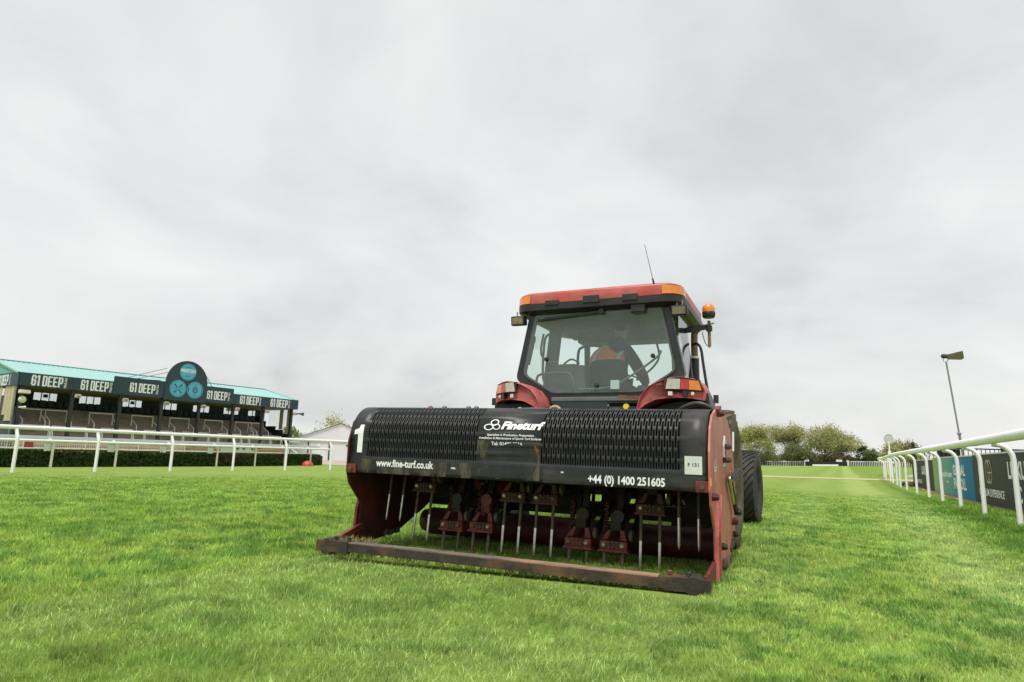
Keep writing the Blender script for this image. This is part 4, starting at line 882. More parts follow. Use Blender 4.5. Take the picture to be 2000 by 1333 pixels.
SL_ = slot_lines(-1.305, -.262, 54)+slot_lines(.272, 1.300, 54)
xs = [-HWD, -1.4]; kind = [0]
for a, b, k in SL_: xs += [a, b]
xs += [1.4, HWD]; xs = sorted(xs); starts = {round(a, 6): k for a, b, k in SL_}
vl = [0, .03, .07, .11]+[V0+UN*k for k in range(NU+1)]+[v for v in PL if v > V0+UN*NU+.01]
vl = sorted(set(round(v, 5) for v in vl)); vv = []; ff = []
for v in vl:
    f_, z_ = hood(v)
    for x in xs:
        dent = .004*math.sin(x*3.1+.5)*math.sin(v*4)+(.010*math.exp(-((x-.05)/.16)**2-((v-.17)/.12)**2))
        vv.append((x, f_+dent, z_))
nx = len(xs)
for j in range(len(vl)-1):
    vm_ = (vl[j]+vl[j+1])/2; un = int((vm_-V0)//UN) if V0 < vm_ < V0+UN*NU else None
    for i in range(nx-1):
        k = starts.get(round(xs[i], 6))
        if k is not None and un is not None and (un+(5 if k else 0)) % PITCH_V < SLOT: continue
        ff.append((j*nx+i, j*nx+i+1, (j+1)*nx+i+1, (j+1)*nx+i))
hd_ = MB().add(vv, ff).build('hood', 'shroud', ae, True); sm = hd_.modifiers.new('thickness', 'SOLIDIFY'); sm.thickness = .004; sm.offset = 0
# rust and mud stains: flat patches of corroded paint with ragged edges
def on_hood(v2, fs, x0, v0, name, m, o=.0045, ang=0):
    vs = []
    for a, b in v2:
        f_, z_ = hood(v0+b, o); x = x0+a
        vs.append((x, f_+.004*math.sin(x*3.1+.5)*math.sin((v0+b)*4)+(.010*math.exp(-((x-.05)/.16)**2-((v0+b-.17)/.12)**2)), z_))
    return MB().add(vs, fs).build(name, m, ae)
def blot(x0, v0, w_, h_, m, seed, name='rust_patch'):
    rd = random.Random(seed); n = 22; v = [(0, 0)]+[(w_*.5*math.cos(2*math.pi*k/n)*rd.uniform(.45, 1.1), h_*.5*math.sin(2*math.pi*k/n)*rd.uniform(.4, 1.15)) for k in range(n)]
    return on_hood(v, [(0, 1+k, 1+(k+1) % n) for k in range(n)], x0, v0, name, m, .0034+.0003*(seed % 5))
def stain(x0, x1, v0, v1, m, name, o):
    g, f = slice_uv(np.array([(0, 0), (x1-x0, 0), (x1-x0, v1-v0), (0, v1-v0)]), [(0, 1, 2, 3)], .02); xs_ = np.linspace(0, x1-x0, 13)
    rows_ = np.arange(0, v1-v0+.001, (v1-v0)/14); v = [(x, y) for y in rows_ for x in xs_]; k = len(xs_)
    return on_hood(v, [(j*k+i, j*k+i+1, (j+1)*k+i+1, (j+1)*k+i) for j in range(len(rows_)-1) for i in range(k-1)], x0, v0, name, m, o)
stain(-.258, .268, .012, .30, 'mudstain', 'mud_patch', .0030); stain(-.245, -.10, .06, .205, 'ruststain', 'rust_patch', .0036); stain(.06, .262, .05, .315, 'ruststain', 'rust_patch', .0036)
stain(-1.47, -.30, .004, .118, 'mudstain', 'mud_patch', .0030); stain(.30, 1.47, .004, .10, 'duststain', 'dust_patch', .0030); stain(-1.47, 1.47, .62, .95, 'duststain', 'dust_patch', .0030); stain(1.31, 1.47, .13, .6, 'duststain', 'dust_patch', .0030)
for a in ((-.46, .075, .05, .02, 'sticker', 13), (.45, .085, .03, .015, 'sticker', 3)): blot(*a)
def htext(txt, x0, v0, wd, h, bold=.02, shear=0, spacing=1, m='lettering'):
    v, f = fit_text(txt, wd, h, bold, shear, spacing); v, f = slice_uv(v, f, .02); return on_hood(v, f, x0, v0, 'lettering', m, .0062)
htext('www.fine-turf.co.uk', -1.200, .062, .556, .058, .03)
htext('+44 (0) 1400 251605', .648, .022, .550, .056, .032)
htext('Fineturf', -.066, .392, .36, .062, .045, .28)
htext('Specialists in Production, Preparation,', -.178, .337, .396, .017, .02, .2)
htext('Installation & Maintenance of Sports Turf Surfaces', -.244, .312, .52, .017, .02, .2)
htext('Tel: 01400 2516', -.138, .266, .258, .026, .02)
for cx, cv, rx, ry in ((-.172, .405, .042, .026), (-.128, .445, .036, .028), (-.106, .408, .032, .024)):
    v, f = annul(.74, 1, 26); on_hood([(a*rx, b*ry) for a, b in v], f, cx, cv, 'logo_ring', 'lettering', .0060)
v = [(.0, .0), (.046, .0), (.046, .178), (-.03, .124), (-.03, .142), (.018, .178+.042), (.084, .178+.042), (.084, .0)]
one = [(.040, 0), (.092, 0), (.092, .235), (.052, .235), (.046, .205), (.0, .188), (.0, .150), (.040, .160)]
v, f = slice_uv(np.array(one)*1.0, [tuple(range(8))], .02); on_hood(v, f, -1.447, .168, 'number_decal', 'lettering', .006)
stq = [(a*.116, b*.126) for a in (0, 1) for b in (0, 1)]
v, f = slice_uv(np.array([(0, 0), (.116, 0), (.116, .122), (0, .122)]), [(0, 1, 2, 3)], .03); stk = on_hood(v, f, 1.331, .112, 'sticker', 'sticker', .0058)
htext('F 131', 1.352, .165, .072, .024, .03, m='black'); v, f = disc(.010, 14); on_hood(v, f, 1.389, .212, 'lettering', 'greyrail', .0066)
for s_ in (-1, 1):
    q = MB().box((s_*1.444, -.009, .665), (.085, .012, .075), bev=.006).build('corner_bracket', 'headred', ae)
    MB().lathe([(.0, -.006), (.016, -.006), (.018, 0), (.012, .012), (0, .014)], (s_*1.444, -.027, .665), 'Y', 8).build('bolt', 'dullsteel', q)
# top fittings
for x, m in ((-1.08, 'headred'), (-.93, 'black'), (-.68, 'black'), (-.6, 'black')): MB().lathe([(.028, 0), (.03, .025), (.014, .045), (0, .046)], (x, .62, 1.2), n=8).build('hood_knob', m, ae)
MB().tube([(.085+.055*math.cos(R(a)), .80, 1.205+.055*math.sin(R(a))) for a in range(0, 181, 20)], .014, 8).build('lifting_eye', 'straw', ae, True)
MB().lathe([(0, 0), (.19, .001), (.2, .004), (.17, .012), (0, .014)], (.07, .47, 1.2), n=24).build('hood_cap', pmat('grey green filler cap', (.10, .13, .115), None, 4, .6), ae)
dm_ = MB()
for k in range(90):
    x = -.12+random.gauss(0, .11); dm_.box((x, .55+random.random()*.3, 1.205+random.random()*.028*math.exp(-((x+.1)/.14)**2)), (.014, .014, .012), (random.random(), random.random(), 0))
stuff(dm_.build('debris', 'straw', ae))
for k, (x, v_) in enumerate(((-.53, .352), (-.505, .337), (-.495, .362), (-.49, .328), (-.515, .310))): pass
# side plates
sideR = [(.222, .025), (.216, .36), (.03, .537), (-.012, .64), (-.016, .90), (.035, 1.06), (.15, 1.155), (.35, 1.21), (.75, 1.215), (1.20, 1.18), (1.42, 1.06), (1.69, .77), (1.765, .56), (1.73, .33), (1.50, .16), (1.25, .11), (.60, .025)]
plr = MB().prism(sideR, 1.486, 1.500, 'X').build('side_plate', 'platered', ae, label='pinkish red side plate with stickers and gauge')
sideL = sideR[:13]+[(1.74, .48), (1.376, .306), (1.261, .252), (1.048, .167), (.816, .071), (.414, .025)]
pll = MB().prism(sideL, -1.500, -1.486, 'X').build('side_plate', 'darkred', ae)  # darker red than the right plate: its shaded inner face is painted in
for s_, pl in ((1, plr), (-1, pll)):
    MB().prism([(.165, .04), (.185, .33), (.30, .60), (.32, .60), (.205, .33), (.185, .04)], s_*1.500, s_*1.525, 'X').build('edge_flange', 'headred' if s_ < 0 else 'red', pl)
    MB().prism([(.305, .035), (.325, .33), (.44, .60), (.46, .60), (.345, .33), (.325, .035)], s_*1.500, s_*1.525, 'X').build('edge_flange', 'headred' if s_ < 0 else 'red', pl)
    MB().prism([(.19, .04), (.21, .33), (.325, .60), (.435, .60), (.32, .33), (.30, .04)], s_*1.501, s_*1.506, 'X').build('guide_slot', 'grime', pl)
    m_ = MB()
    for k in range(9 if s_ > 0 else 3): m_.box((s_*1.5, .62+.1*k, .075+.012*k*(k > 5)+random.uniform(-.02, .02)), (.03, .07, .05), (random.random(), 0, 0))
    m_.build('mud_clod', 'mudrub', pl)
# fittings on the right plate
g = MB().prism([(.78, .80), (.86, .83), (.93, .90), (.93, .98), (.88, 1.03), (.84, 1.04), (.78, .96)], 1.501, 1.512, 'X').build('depth_gauge', 'greyrail', plr)
for y, z in ((.90, .955), (.875, .85)): MB().tube([(1.505, y-.10, z), (1.535, y, z), (1.505, y+.10, z)], .022, 8).build('gauge_bolt', 'darkred', g, True)
MB().prism([(.80, .905), (.85, .875), (.88, .905), (.85, .935)], 1.513, 1.516, 'X').build('gauge_mark', 'navy', g)
MB().box((1.502, .0, .70), (.004, .05, .055)).build('warning_sticker', 'yellow', plr); MB().box((1.502, 1.40, .70), (.004, .16, .13)).build('warning_sticker', 'yellow', plr)
MB().bar((1.53, 1.05, .695), (1.55, 1.58, .765), .03, .045).build('lever_arm', 'black', plr)
MB().tube([(1.53, .90, .715), (1.53, 1.22, .50)], .014, 8).build('lever_rod', 'steel', plr, True); MB().tube([(1.535, .98, .69), (1.535, 1.38, .42)], .019, 8).build('lever_rod', 'black', plr, True)
MB().lathe([(.03, 0), (.03, .05), (.02, .06), (0, .06)], (1.52, 1.38, .42), 'X', 8).build('pivot_bolt', 'black', plr)
for y, z, m in ((1.50, .34, 'headred'), (1.42, .33, 'headred'), (1.46, .225, 'black'), (.55, .225, 'black'), (.07, .60, 'darkred'), (.47, 1.19, 'headred')): MB().lathe([(.026, 0), (.026, .025), (.018, .045), (0, .045)], (1.50, y, z), 'X', 8).build('plate_bolt', m, plr)
MB().bar((1.50, .40, 1.19), (1.50, .56, 1.23), .035, .05).build('top_lug', 'headred', plr)
v = [(.30, .80), (.20, .80), (.25, .88)]
MB().add([(1.5015, a, b) for a, b in ((.17, .79), (.37, .79), (.27, .86))]+[(1.5015, a, b) for a, b in ((.22, .80), (.32, .80), (.27, .84))], [(0, 1, 4, 3), (1, 2, 5, 4), (2, 0, 3, 5)]).build('warning_triangle', 'sticker', plr)
MB().add([(1.5015, a, b) for a, b in ((.22, .70), (.25, .70), (.25, .765), (.32, .765), (.32, .785), (.19, .785), (.19, .765), (.22, .765))], [tuple(range(8))]).build('plate_sticker', 'sticker', plr)
MB().tube([(1.51, 1.52, .93), (1.51, 1.55, 1.10)], .008, 6).build('white_rod', 'white', plr)
# rear bar
bar = MB().bar((-1.22, -.367, .088), (1.36, -.219, .072), .11, .060).build('rear_bar', 'bar', ae)
MB().bar((-1.16, -.366, .1220), (1.20, -.229, .1062), .102, .008).build('wear_strip', 'barwood', bar)
for s_, cx, cy, cz in ((-1, -1.255, -.370, .088), (1, 1.375, -.218, .073)):
    e_ = MB().bar((cx-.14, cy-.008, cz), (cx+.14, cy+.008, cz), .125, .082).lathe([(.0, -.062), (.058, -.062), (.064, -.045), (.064, .045), (.058, .062), (0, .062)], (cx+s_*.05, cy, cz-.005), 'Y', 16).build('bar_end', 'bar', bar)
    for k in (-.06, .06): MB().lathe([(.018, 0), (.019, .014), (.009, .022), (0, .022)], (cx+k-s_*.05, cy+.01, cz+.05), n=6).build('bar_bolt', 'bar', bar)
MB().bar((1.49, -.23, .085), (1.495, .26, .13), .022, .085).build('bar_arm', 'headred', bar)
MB().bar((-1.30, -.30, .12), (-1.51, .30, .17), .03, .05).build('bar_arm', 'headred', bar)
m_ = MB()
for k in range(160):
    x = random.choice((random.gauss(-.75, .28), random.gauss(.45, .35), random.gauss(-1.2, .12))); x = min(max(x, -1.33), 1.35)
    y = -.30+.057*(x+1.36)/1.0-.075; a = random.uniform(-.6, .6); m_.add([(x-.004, y, .045), (x+.004, y, .045), (x+a*.04, y-.03-random.random()*.03, .035-random.random()*.045)], [(0, 1, 2)])
for k in range(130):
    x = random.gauss(-1.08, .09); y = -.31+random.gauss(0, .02); a, b_ = random.gauss(0, .035), random.gauss(0, .02); m_.add([(x-.003, y, .13), (x+.003, y, .13), (x+a, y+b_, .145+random.random()*.03)], [(0, 1, 2)])
stuff(m_.build('caught_grass', pmat('dead cut grass', (.20, .21, .06), (.30, .24, .09), 20, .9), ae))
# frame, roller, crank
MB().lathe([(.02, -1.455), (.10, -1.455), (.13, -1.36), (.13, 1.46), (.02, 1.46)], (0, 1.25, .145), 'X', 24).build('roller', 'darkred', ae, True)
MB().box((0, 1.42, .36), (2.9, .14, .13), bev=.01).build('front_beam', 'grime', ae)
MB().box((0, .88, 1.02), (2.94, .20, .20), bev=.01).build('crank_case', 'grime', ae)
MB().box((0, 1.10, .76), (2.9, .10, .42)).build('dark_backing', 'grime', ae)  # dark boxes added so the space behind the tines reads as black
for a_, b_ in ((-1.45, -.86), (-.66, -.44), (-.32, .26), (.44, .62), (.74, .98), (1.16, 1.45)): MB().box(((a_+b_)/2, 1.12, .475), (b_-a_, .09, .16)).build('dark_backing', 'grime', ae)
MB().box((0, .62, 1.02), (2.86, .72, .015)).box((0, .25, .85), (2.86, .012, .36), (R(-6), 0, 0)).build('light_block', 'void', ae)  # black sheets added to stop light coming through the slots
MB().box((0, .62, .70), (2.94, .10, .12), bev=.01).build('cross_beam', 'darkred', ae)
for x in (-.62, -.33, .38, .55, -1.40, 1.40): MB().box((x, .58, .83), (.11, .05, .42)).build('hanger_plate', 'darkred', ae)
for x in (-.52, .52): MB().prism([(1.2, .30), (1.45, .30), (2.05, .62), (2.05, .95), (1.9, .98), (1.3, 1.1), (1.15, .9)], x-.03, x+.03, 'X').build('headstock', 'grime', ae)
MB().lathe([(.02, -.2), (.17, -.2), (.19, -.1), (.19, .1), (.17, .2), (.02, .2)], (.08, 1.05, .92), 'X', 16).build('gearbox', 'grime', ae, True)
heads = [.62, .47, .16, .17, .435, .435, .115, .115, .41, .60]
for i, hz in enumerate(heads):
    xc = -1.30+.2865*i; tilt = .06
    def fy(z): return .47+(z-hz)*.16+.075
    h = MB().box((xc, fy(hz+.05)-.045, hz+.05), (.215, .05, .068), bev=.006).build('tine_head', 'headred' if i in (2, 3, 6, 7) else 'darkred', ae)  # raised heads take the darker red, hood shade put into the colour
    MB().box((xc, fy(hz)-.03, hz+.012), (.235, .09, .014)).prism([(xc-.10, hz+.09), (xc-.055, hz+.09), (xc-.02, hz+.165), (xc-.045, hz+.165)], fy(hz)-.035, fy(hz)-.02, 'Y').prism([(xc+.10, hz+.09), (xc+.05, hz+.09), (xc+.05, hz+.165), (xc+.08, hz+.165)], fy(hz)-.035, fy(hz)-.02, 'Y').build('head_bracket', 'headred' if i in (2, 3, 6, 7) else 'darkred', h)
    MB().lathe([(.0, -.03), (.05, -.03), (.05, .03), (0, .03)], (xc+.03, fy(hz)-.005, hz+.27), 'Y', 12).box((xc, fy(hz)+.04, hz+.22), (.09, .06, .14), bev=.02).build('head_joint', 'headred' if i in (3,) else 'grime', h, True)
    for k, (dx_, dz, rr) in enumerate(((-.072, .055, .021), (.072, .055, .021), (-.028, .075, .011), (0, .075, .011), (.03, .075, .011), (-.028, .04, .011), (0, .04, .011), (.03, .04, .011))):
        MB().lathe([(rr, 0), (rr, -.014), (rr*.6, -.022), (0, -.022)], (xc+dx_, fy(hz+.05)-.070, hz+dz), 'Y', 6).build('bolt', 'bolt' if (k < 2 and (i+k) % 3) else 'dullsteel', h)
    MB().lathe([(.02, -.012), (.045, -.012), (.045, .012), (.02, .012)], (xc+.135, fy(hz)-.02, hz+.13), 'X', 12).build('spring_disc', 'dullsteel', h, True)
    MB().bar((xc+.03, fy(hz)+.04, hz+.26), (xc, .86, 1.0), .045, .06).build('connecting_rod', 'grime', h)
    MB().bar((xc+.12, fy(hz)+.02, hz+.10), (xc+.10, 1.25, .52), .035, .05).build('link_arm', 'grime', h)
    for dx0, dx1, dz, mt in ((-.10, -.13, .30, 'darkred'), (.09, .02, .34, 'grime'), (-.03, .12, .25, 'darkred')):
        MB().bar((xc+dx0, fy(hz)+.01, hz+.07), (xc+dx1, fy(hz)+.30, hz+dz+.12), .028, .04).build('strut', mt, h)
    MB().tube([(xc-.09+.018*math.cos(k*1.05), fy(hz)+.08+.018*math.sin(k*1.05), hz+.10+.0075*k) for k in range(36)], .0045, 5).build('spring', 'dullsteel', h, True)
    for sx in (-.0718, .0718):
        zt, zb = hz+.02, hz-.41; a, b = Vector((xc+sx, fy(zt)-.045, zt)), Vector((xc+sx+.008, fy(zb)-.045, zb)); q = a.lerp(b, .48)
        tn = MB().tube([a, q], .0125, 8).build('tine', 'dullsteel', ae, True)
        MB().tube([q, a.lerp(b, .93), b], [.0128, .012, .004], 8).build('tine_tip', 'steel' if i not in (2, 3, 6, 7) else 'dullsteel', tn, True)
rs = random.Random(5)
for k in range(26):                                      # rods and brackets of the crank linkage, behind the tine heads
    x = -1.36+2.72*(k+.5)/26; a = Vector((x, .62+rs.random()*.2, .46+rs.random()*.16)); b = Vector((x+rs.uniform(-.14, .14), .75+rs.random()*.3, .72+rs.random()*.2))
    MB().bar(a, b, rs.uniform(.022, .05), rs.uniform(.022, .05)).build('linkage_rod', rs.choice(('darkred', 'grime', 'grime', 'headred')), ae)
for k in range(9): MB().lathe([(.0, -.025), (.045, -.025), (.052, 0), (.045, .025), (0, .025)], (-1.16+.29*k, .60, .66+.03*(k % 3)), 'X' if k % 2 else 'Y', 12).build('linkage_boss', rs.choice(('darkred', 'headred', 'grime')), ae, True)
# hydraulic hoses over the right end
for k in range(3): MB().tube(smooth_path([(.95+.02*k, 1.35, 1.12), (1.10, 1.15, 1.23+.012*k), (1.28, 1.05-.03*k, 1.28+.015*k), (1.42, 1.0, 1.25), (1.46, .95, 1.18)], 5), .018, 7).build('hydraulic_hose', 'hose', ae, True)
MB().tube([(.9+.1*k, 1.3, 1.17+.02*(k % 2)) for k in range(7)], .03, 7).build('hose_bundle', 'grime', ae, True)
# ================================================================== TRACTOR (same local axes)
tr = thing('tractor', 'faded red tractor with dusty glass cab seen from behind, driver inside', 'tractor', (OX, OY, 0), -YAW)
def mir(p): return [(-a, b) for a, b in p][::-1]
# chassis
MB().box((0, 2.35, .72), (.62, 1.1, .52), bev=.06).build('rear_axle_housing', 'grime', tr); MB().lathe([(.15, -1.0), (.15, 1.0)], (0, 2.3, .65), 'X', 14).build('rear_axle', 'grime', tr)
MB().box((0, 3.6, .75), (.5, 2.4, .45), bev=.05).build('gearbox_housing', 'grime', tr)
MB().lathe([(.09, -1.1), (.09, 1.1)], (0, 5.15, .5), 'X', 12).build('front_axle', 'grime', tr)
MB().loft([[(x*s_, y, z) for x, z in ((-.36, .75), (.36, .75), (.38, 1.3), (.28, 1.46), (-.28, 1.46), (-.38, 1.3))] for y, s_ in ((4.1, 1), (5.2, .98), (5.75, .9), (5.85, .78))]).build('bonnet', 'red', tr)
MB().box((0, 2.55, 1.12), (1.15, .75, .50), bev=.04).build('cab_base', 'black', tr)
MB().box((-.1, 2.15, 1.33), (.62, .08, .17)).build('rear_lower_window', pmat('dark green glass', (.012, .03, .026), None, 3, .15), tr)
MB().lathe([(.0, -.02), (.03, -.02), (.03, .02), (0, .02)], (.42, 2.09, 1.36), 'Y', 10).build('coupling_cap', 'dandelion', tr); MB().bar((.33, 2.12, 1.47), (.6, 2.12, 1.45), .03, .03).build('window_hinge', 'rust', tr)
for s_ in (-1, 1):
    MB().bar((s_*.42, 2.2, .55), (s_*.50, 1.45, .42), .06, .10).build('lift_arm', 'grime', tr); MB().bar((s_*.40, 2.15, 1.1), (s_*.46, 1.75, .5), .05, .05).build('lift_rod', 'grime', tr)
MB().bar((.05, 2.1, .95), (.08, 1.6, .85), .07, .07).build('top_link', 'grime', tr); MB().tube([(.03, 2.0, .62), (.08, 1.2, .80)], .06, 8).build('drive_shaft', 'grime', tr)
# wheels
def wheel(name, r0, xc, yc, zc, wid, rad, rimr, side, lugs, mat_t, steer=0, sink=0):
    wt = MB().lathe([(.04, side*.02), (rimr*.45, side*.06), (rimr*.8, side*-.02), (rimr*.86, side*wid*.30), (rimr, side*wid*.36), (rimr*1.02, side*wid*.33)], (0, 0, 0), 'X', 32).build(name, 'rim', tr, True)
    wt.location = (xc, yc, zc); wt.rotation_euler = (0, 0, steer)
    hw_ = wid/2; pr = [(rimr*.98, -hw_*.80), (rimr*1.12, -hw_*.93), (rimr+(rad-rimr)*.55, -hw_*1.02), (rad*.955, -hw_*.93), (rad*.985, -hw_*.80), (rad, -hw_*.45), (rad*1.003, 0)]
    pr = pr+[(a, -b) for a, b in pr[:-1][::-1]]
    MB().lathe(pr, (0, 0, 0), 'X', 48).build('tyre', mat_t, wt, True)
    m_ = MB(); n = 7
    for sg in (-1, 1):                                # one diagonal tread bar each side, bent round the tyre
        rings = []
        for k in range(n):
            t = k/(n-1); x = sg*hw_*(.04+.90*t); a = t*.55; rr = rad*(1.0-.015*t*t)+.004
            c = lambda da, h: ((x), (rr+h)*math.sin(a+da), (rr+h)*math.cos(a+da))
            rings.append([c(-.030, -.03), c(.030, -.03), c(.024, .016), c(-.024, .016)])
        m_.loft(rings)
    lm = m_.mesh('tread_lug', mat_t)
    for k in range(lugs):
        o = link('tread_lug', lm, wt); o.rotation_euler = (2*math.pi*k/lugs, 0, 0)
    return wt
for s_ in (-1, 1):
    wheel('rear_wheel', .0, s_*1.19, 2.31, .655, .60, .665, .36, s_, 26, 'mudrub')
    wheel('front_wheel', .0, s_*1.29, 5.17, .485, .46, .485, .25, s_, 30, 'rubber', steer=R(-4))
# fenders: the outer end sweeps forward round the wheel
fo = [(1.195, 1.43), (1.205, 1.53), (1.175, 1.605), (1.09, 1.655), (.97, 1.664), (.88, 1.652), (.76, 1.615), (.65, 1.56), (.58, 1.475), (.545, 1.39), (.53, 1.32), (.56, 1.325), (.62, 1.372), (.73, 1.425), (.90, 1.447), (1.05, 1.447)]
def sweep(a): t = min(max((abs(a)-.84)/.37, 0), 1); return .27*t**1.7
for s_ in (-1, 1):
    X_ = lambda a: s_*a
    dense = []
    for i in range(len(fo)):
        p, q = Vector(fo[i]), Vector(fo[(i+1) % len(fo)]); k = max(1, int((q-p).length/.06))
        for j in range(k): dense.append(p.lerp(q, j/k))
    rings = []
    for y, k, dz in ((2.085, .90, 0), (2.050, .965, 0), (2.052, .99, 0), (2.075, 1.0, 0), (2.35, 1.01, .012), (2.75, 1.0, -.02), (3.05, .98, -.16)):
        rings.append([(X_(.85+(p.x-.85)*k), y+sweep(.85+(p.x-.85)*k)*(1 if y < 2.3 else .4), 1.52+(p.y-1.52)*k+dz) for p in dense])
    fe = MB().loft(rings).build('fender', 'red', tr, True)
    def slab(nm, mt, a0, a1, z0, z1, d=.0, s0=0, s1=0, n=5):
        rg_ = []
        for i in range(n):
            t = i/(n-1); lo = a0+(a1-a0)*t; hi = a0+s0+(a1+s1-a0-s0)*t
            rg_.append([(X_(lo), 2.052+sweep(lo)-d, z0), (X_(hi), 2.052+sweep(hi)-d, z1), (X_(hi), 2.11+sweep(hi), z1), (X_(lo), 2.11+sweep(lo), z0)])
        return MB().loft(rg_).build(nm, mt, fe)
    slab('lamp_surround', 'darkred', .825, 1.172, 1.525, 1.645, .004, s1=-.02)
    slab('reversing_lamp', 'clearlens', .838, .972, 1.534, 1.638, .014, s0=.022, s1=.008)
    slab('tail_lamp', 'redlens', .978, 1.055, 1.534, 1.636, .014, s0=.006); slab('turn_signal', 'amber', 1.058, 1.165, 1.534, 1.630, .014, s1=-.022)
    slab('white_label', 'sticker', .862, .902, 1.468, 1.508, .006)
    slab('switch_block', 'black', 1.00, 1.04, 1.465, 1.520, .012); MB().lathe([(.0, -.01), (.015, -.01), (.020, 0), (.020, .012), (0, .012)], (X_(1.085), 2.045+sweep(1.085), 1.492), 'Y', 14).build('socket', 'cream', fe)
    MB().prism([(X_(.53), 1.30), (X_(.75), 1.40), (X_(.92), 1.43), (X_(1.085), 1.42), (X_(1.16), 1.50), (X_(1.20), 1.46), (X_(1.22), 1.22), (X_(.55), 1.15)], 2.36, 2.95, 'Y').build('inner_fender', 'black', tr)
    MB().loft([[(X_(1.10), y, z0), (X_(1.215), y, z0-.07), (X_(1.245), y, z0-.26), (X_(1.21), y, z0-.26), (X_(1.12), y, z0-.06)] for y, z0 in ((2.36, 1.585), (2.55, 1.60), (2.95, 1.54))]).build('fender_extension', 'black', tr, True)
    MB().box((X_(1.285), 2.45, 1.46), (.05, .03, .085)).build('side_marker', 'black', fe)
# cab frame
wout = [(-.615, 1.425), (.615, 1.425), (.985, 1.72), (.815, 2.53), (-.815, 2.53), (-.985, 1.72)]
win_ = [(-.53, 1.535), (.53, 1.535), (.905, 1.765), (.755, 2.50), (-.755, 2.50), (-.905, 1.765)]
def rnd(poly, r=.05, n=4):
    out = []; k = len(poly)
    for i in range(k):
        p, a, b = Vector(poly[i]), Vector(poly[i-1]), Vector(poly[(i+1) % k]); d0 = (a-p).normalized()*r; d1 = (b-p).normalized()*r
        for j in range(n): t = j/(n-1); out.append(((p+d0)*(1-t)**2+p*2*t*(1-t)+(p+d1)*t*t)[:])
    return out
cf = MB().ring(rnd(wout, .06), rnd(win_, .07), 2.40, 2.52, 'Y').build('cab_frame', 'blackpaint', tr)
MB().ring(rnd([(a*1.0, b) for a, b in win_], .07), rnd([(a*.962, 2.02+(b-2.02)*.955) for a, b in win_], .065), 2.392, 2.425, 'Y').build('window_seal', 'black', cf)
gl = MB().prism(rnd([(a*.985, 2.02+(b-2.02)*.98) for a, b in win_], .06), 2.384, 2.390, 'Y').build('rear_window', 'glass', tr)
for x, z in ((-.594, 1.941), (.645, 1.935), (.014, 1.623)): MB().lathe([(0, -.025), (.02, -.022), (.025, -.01), (.025, .012), (0, .012)], (x, 2.382, z), 'Y', 14).build('window_knob', 'black', gl, True)
MB().box((.222, 2.379, 1.628), (.10, .004, .10)).build('window_sticker', pmat('pale mint paper', (.42, .56, .52), None, 4, .7), gl)
MB().box((.03, 2.41, 1.472), (1.12, .05, .05), bev=.01).build('window_handle_bar', 'cabgrey', cf)
# front and side framing
for s_ in (-1, 1):
    MB().bar((s_*.62, 4.12, 1.1), (s_*.60, 3.98, 2.52), .07, .09).build('front_pillar', 'cabgrey', cf)
    MB().bar((s_*.93, 3.30, 1.45), (s_*.82, 3.32, 2.52), .06, .16 if s_ < 0 else .07).build('door_pillar', 'cabgrey' if s_ < 0 else 'black', cf)
    MB().bar((s_*.97, 2.5, 1.60), (s_*.93, 3.32, 1.46), .05, .07).build('side_sill', 'blackpaint', cf)
    MB().bar((s_*.93, 3.32, 1.46), (s_*.64, 4.12, 1.12), .05, .07).build('door_sill', 'blackpaint', cf)
    MB().prism([(2.52, 1.65), (3.28, 1.50), (3.28, 2.5), (2.52, 2.5)], s_*.90, s_*.905, 'X').xf(Matrix.Translation((0, 0, 0))).build('side_window', 'sideglass', tr)
    MB().add([(s_*.915, 3.36, 1.48), (s_*.63, 4.08, 1.16), (s_*.60, 3.96, 2.5), (s_*.83, 3.36, 2.5)], [(0, 1, 2, 3)]).build('door_window', 'sideglass', tr)
MB().add([(-.58, 4.13, 1.3), (.58, 4.13, 1.3), (.56, 3.99, 2.46), (-.56, 3.99, 2.46)], [(0, 1, 2, 3)]).build('front_window', 'sideglass', tr)
MB().box((0, 4.02, 1.36), (1.2, .2, .35), bev=.05).build('dashboard', 'cabgrey', cf)
MB().box((0, 3.2, 1.33), (1.6, 1.7, .06)).build('cab_floor', 'black', cf)
MB().box((0, 3.2, 2.475), (1.56, 1.55, .05)).box((.0, 3.72, 2.40), (1.2, .38, .14), bev=.03).build('headlining', 'cabgrey', cf)
# roof
def rr(hx, y0, y1, rad, z, n=5):
    out = []
    for cx, cy, a0 in ((hx-rad, y1-rad, 0), (-hx+rad, y1-rad, 90), (-hx+rad, y0+rad, 180), (hx-rad, y0+rad, 270)):
        for j in range(n): a = R(a0+90*j/(n-1)); out.append((cx+rad*math.cos(a), cy+rad*math.sin(a), z+.03*(1-((cx+rad*math.cos(a))/hx)**2)*(z > 2.6)))
    return out
MB().loft([rr(.93, 2.36, 4.0, .20, 2.478), rr(.985, 2.29, 4.06, .20, 2.515), rr(.985, 2.285, 4.06, .20, 2.590), rr(.96, 2.31, 4.05, .20, 2.594)]).build('roof_underside', 'black', tr, True)
rf = MB().loft([rr(.972, 2.292, 4.05, .19, 2.595), rr(.972, 2.29, 4.05, .19, 2.690), rr(.966, 2.297, 4.04, .19, 2.708), rr(.945, 2.32, 4.02, .19, 2.722), rr(.88, 2.39, 3.96, .18, 2.732), rr(.6, 2.7, 3.7, .18, 2.738)]).build('roof', 'roofred', tr, True)
for x, wd, z0, z1 in ((-.50, .17, 2.56, 2.622), (-.03, .19, 2.555, 2.645), (.42, .17, 2.55, 2.628)): MB().box((x, 2.288, (z0+z1)/2), (wd, .03, z1-z0), bev=.008).build('roof_vent', 'black', rf)
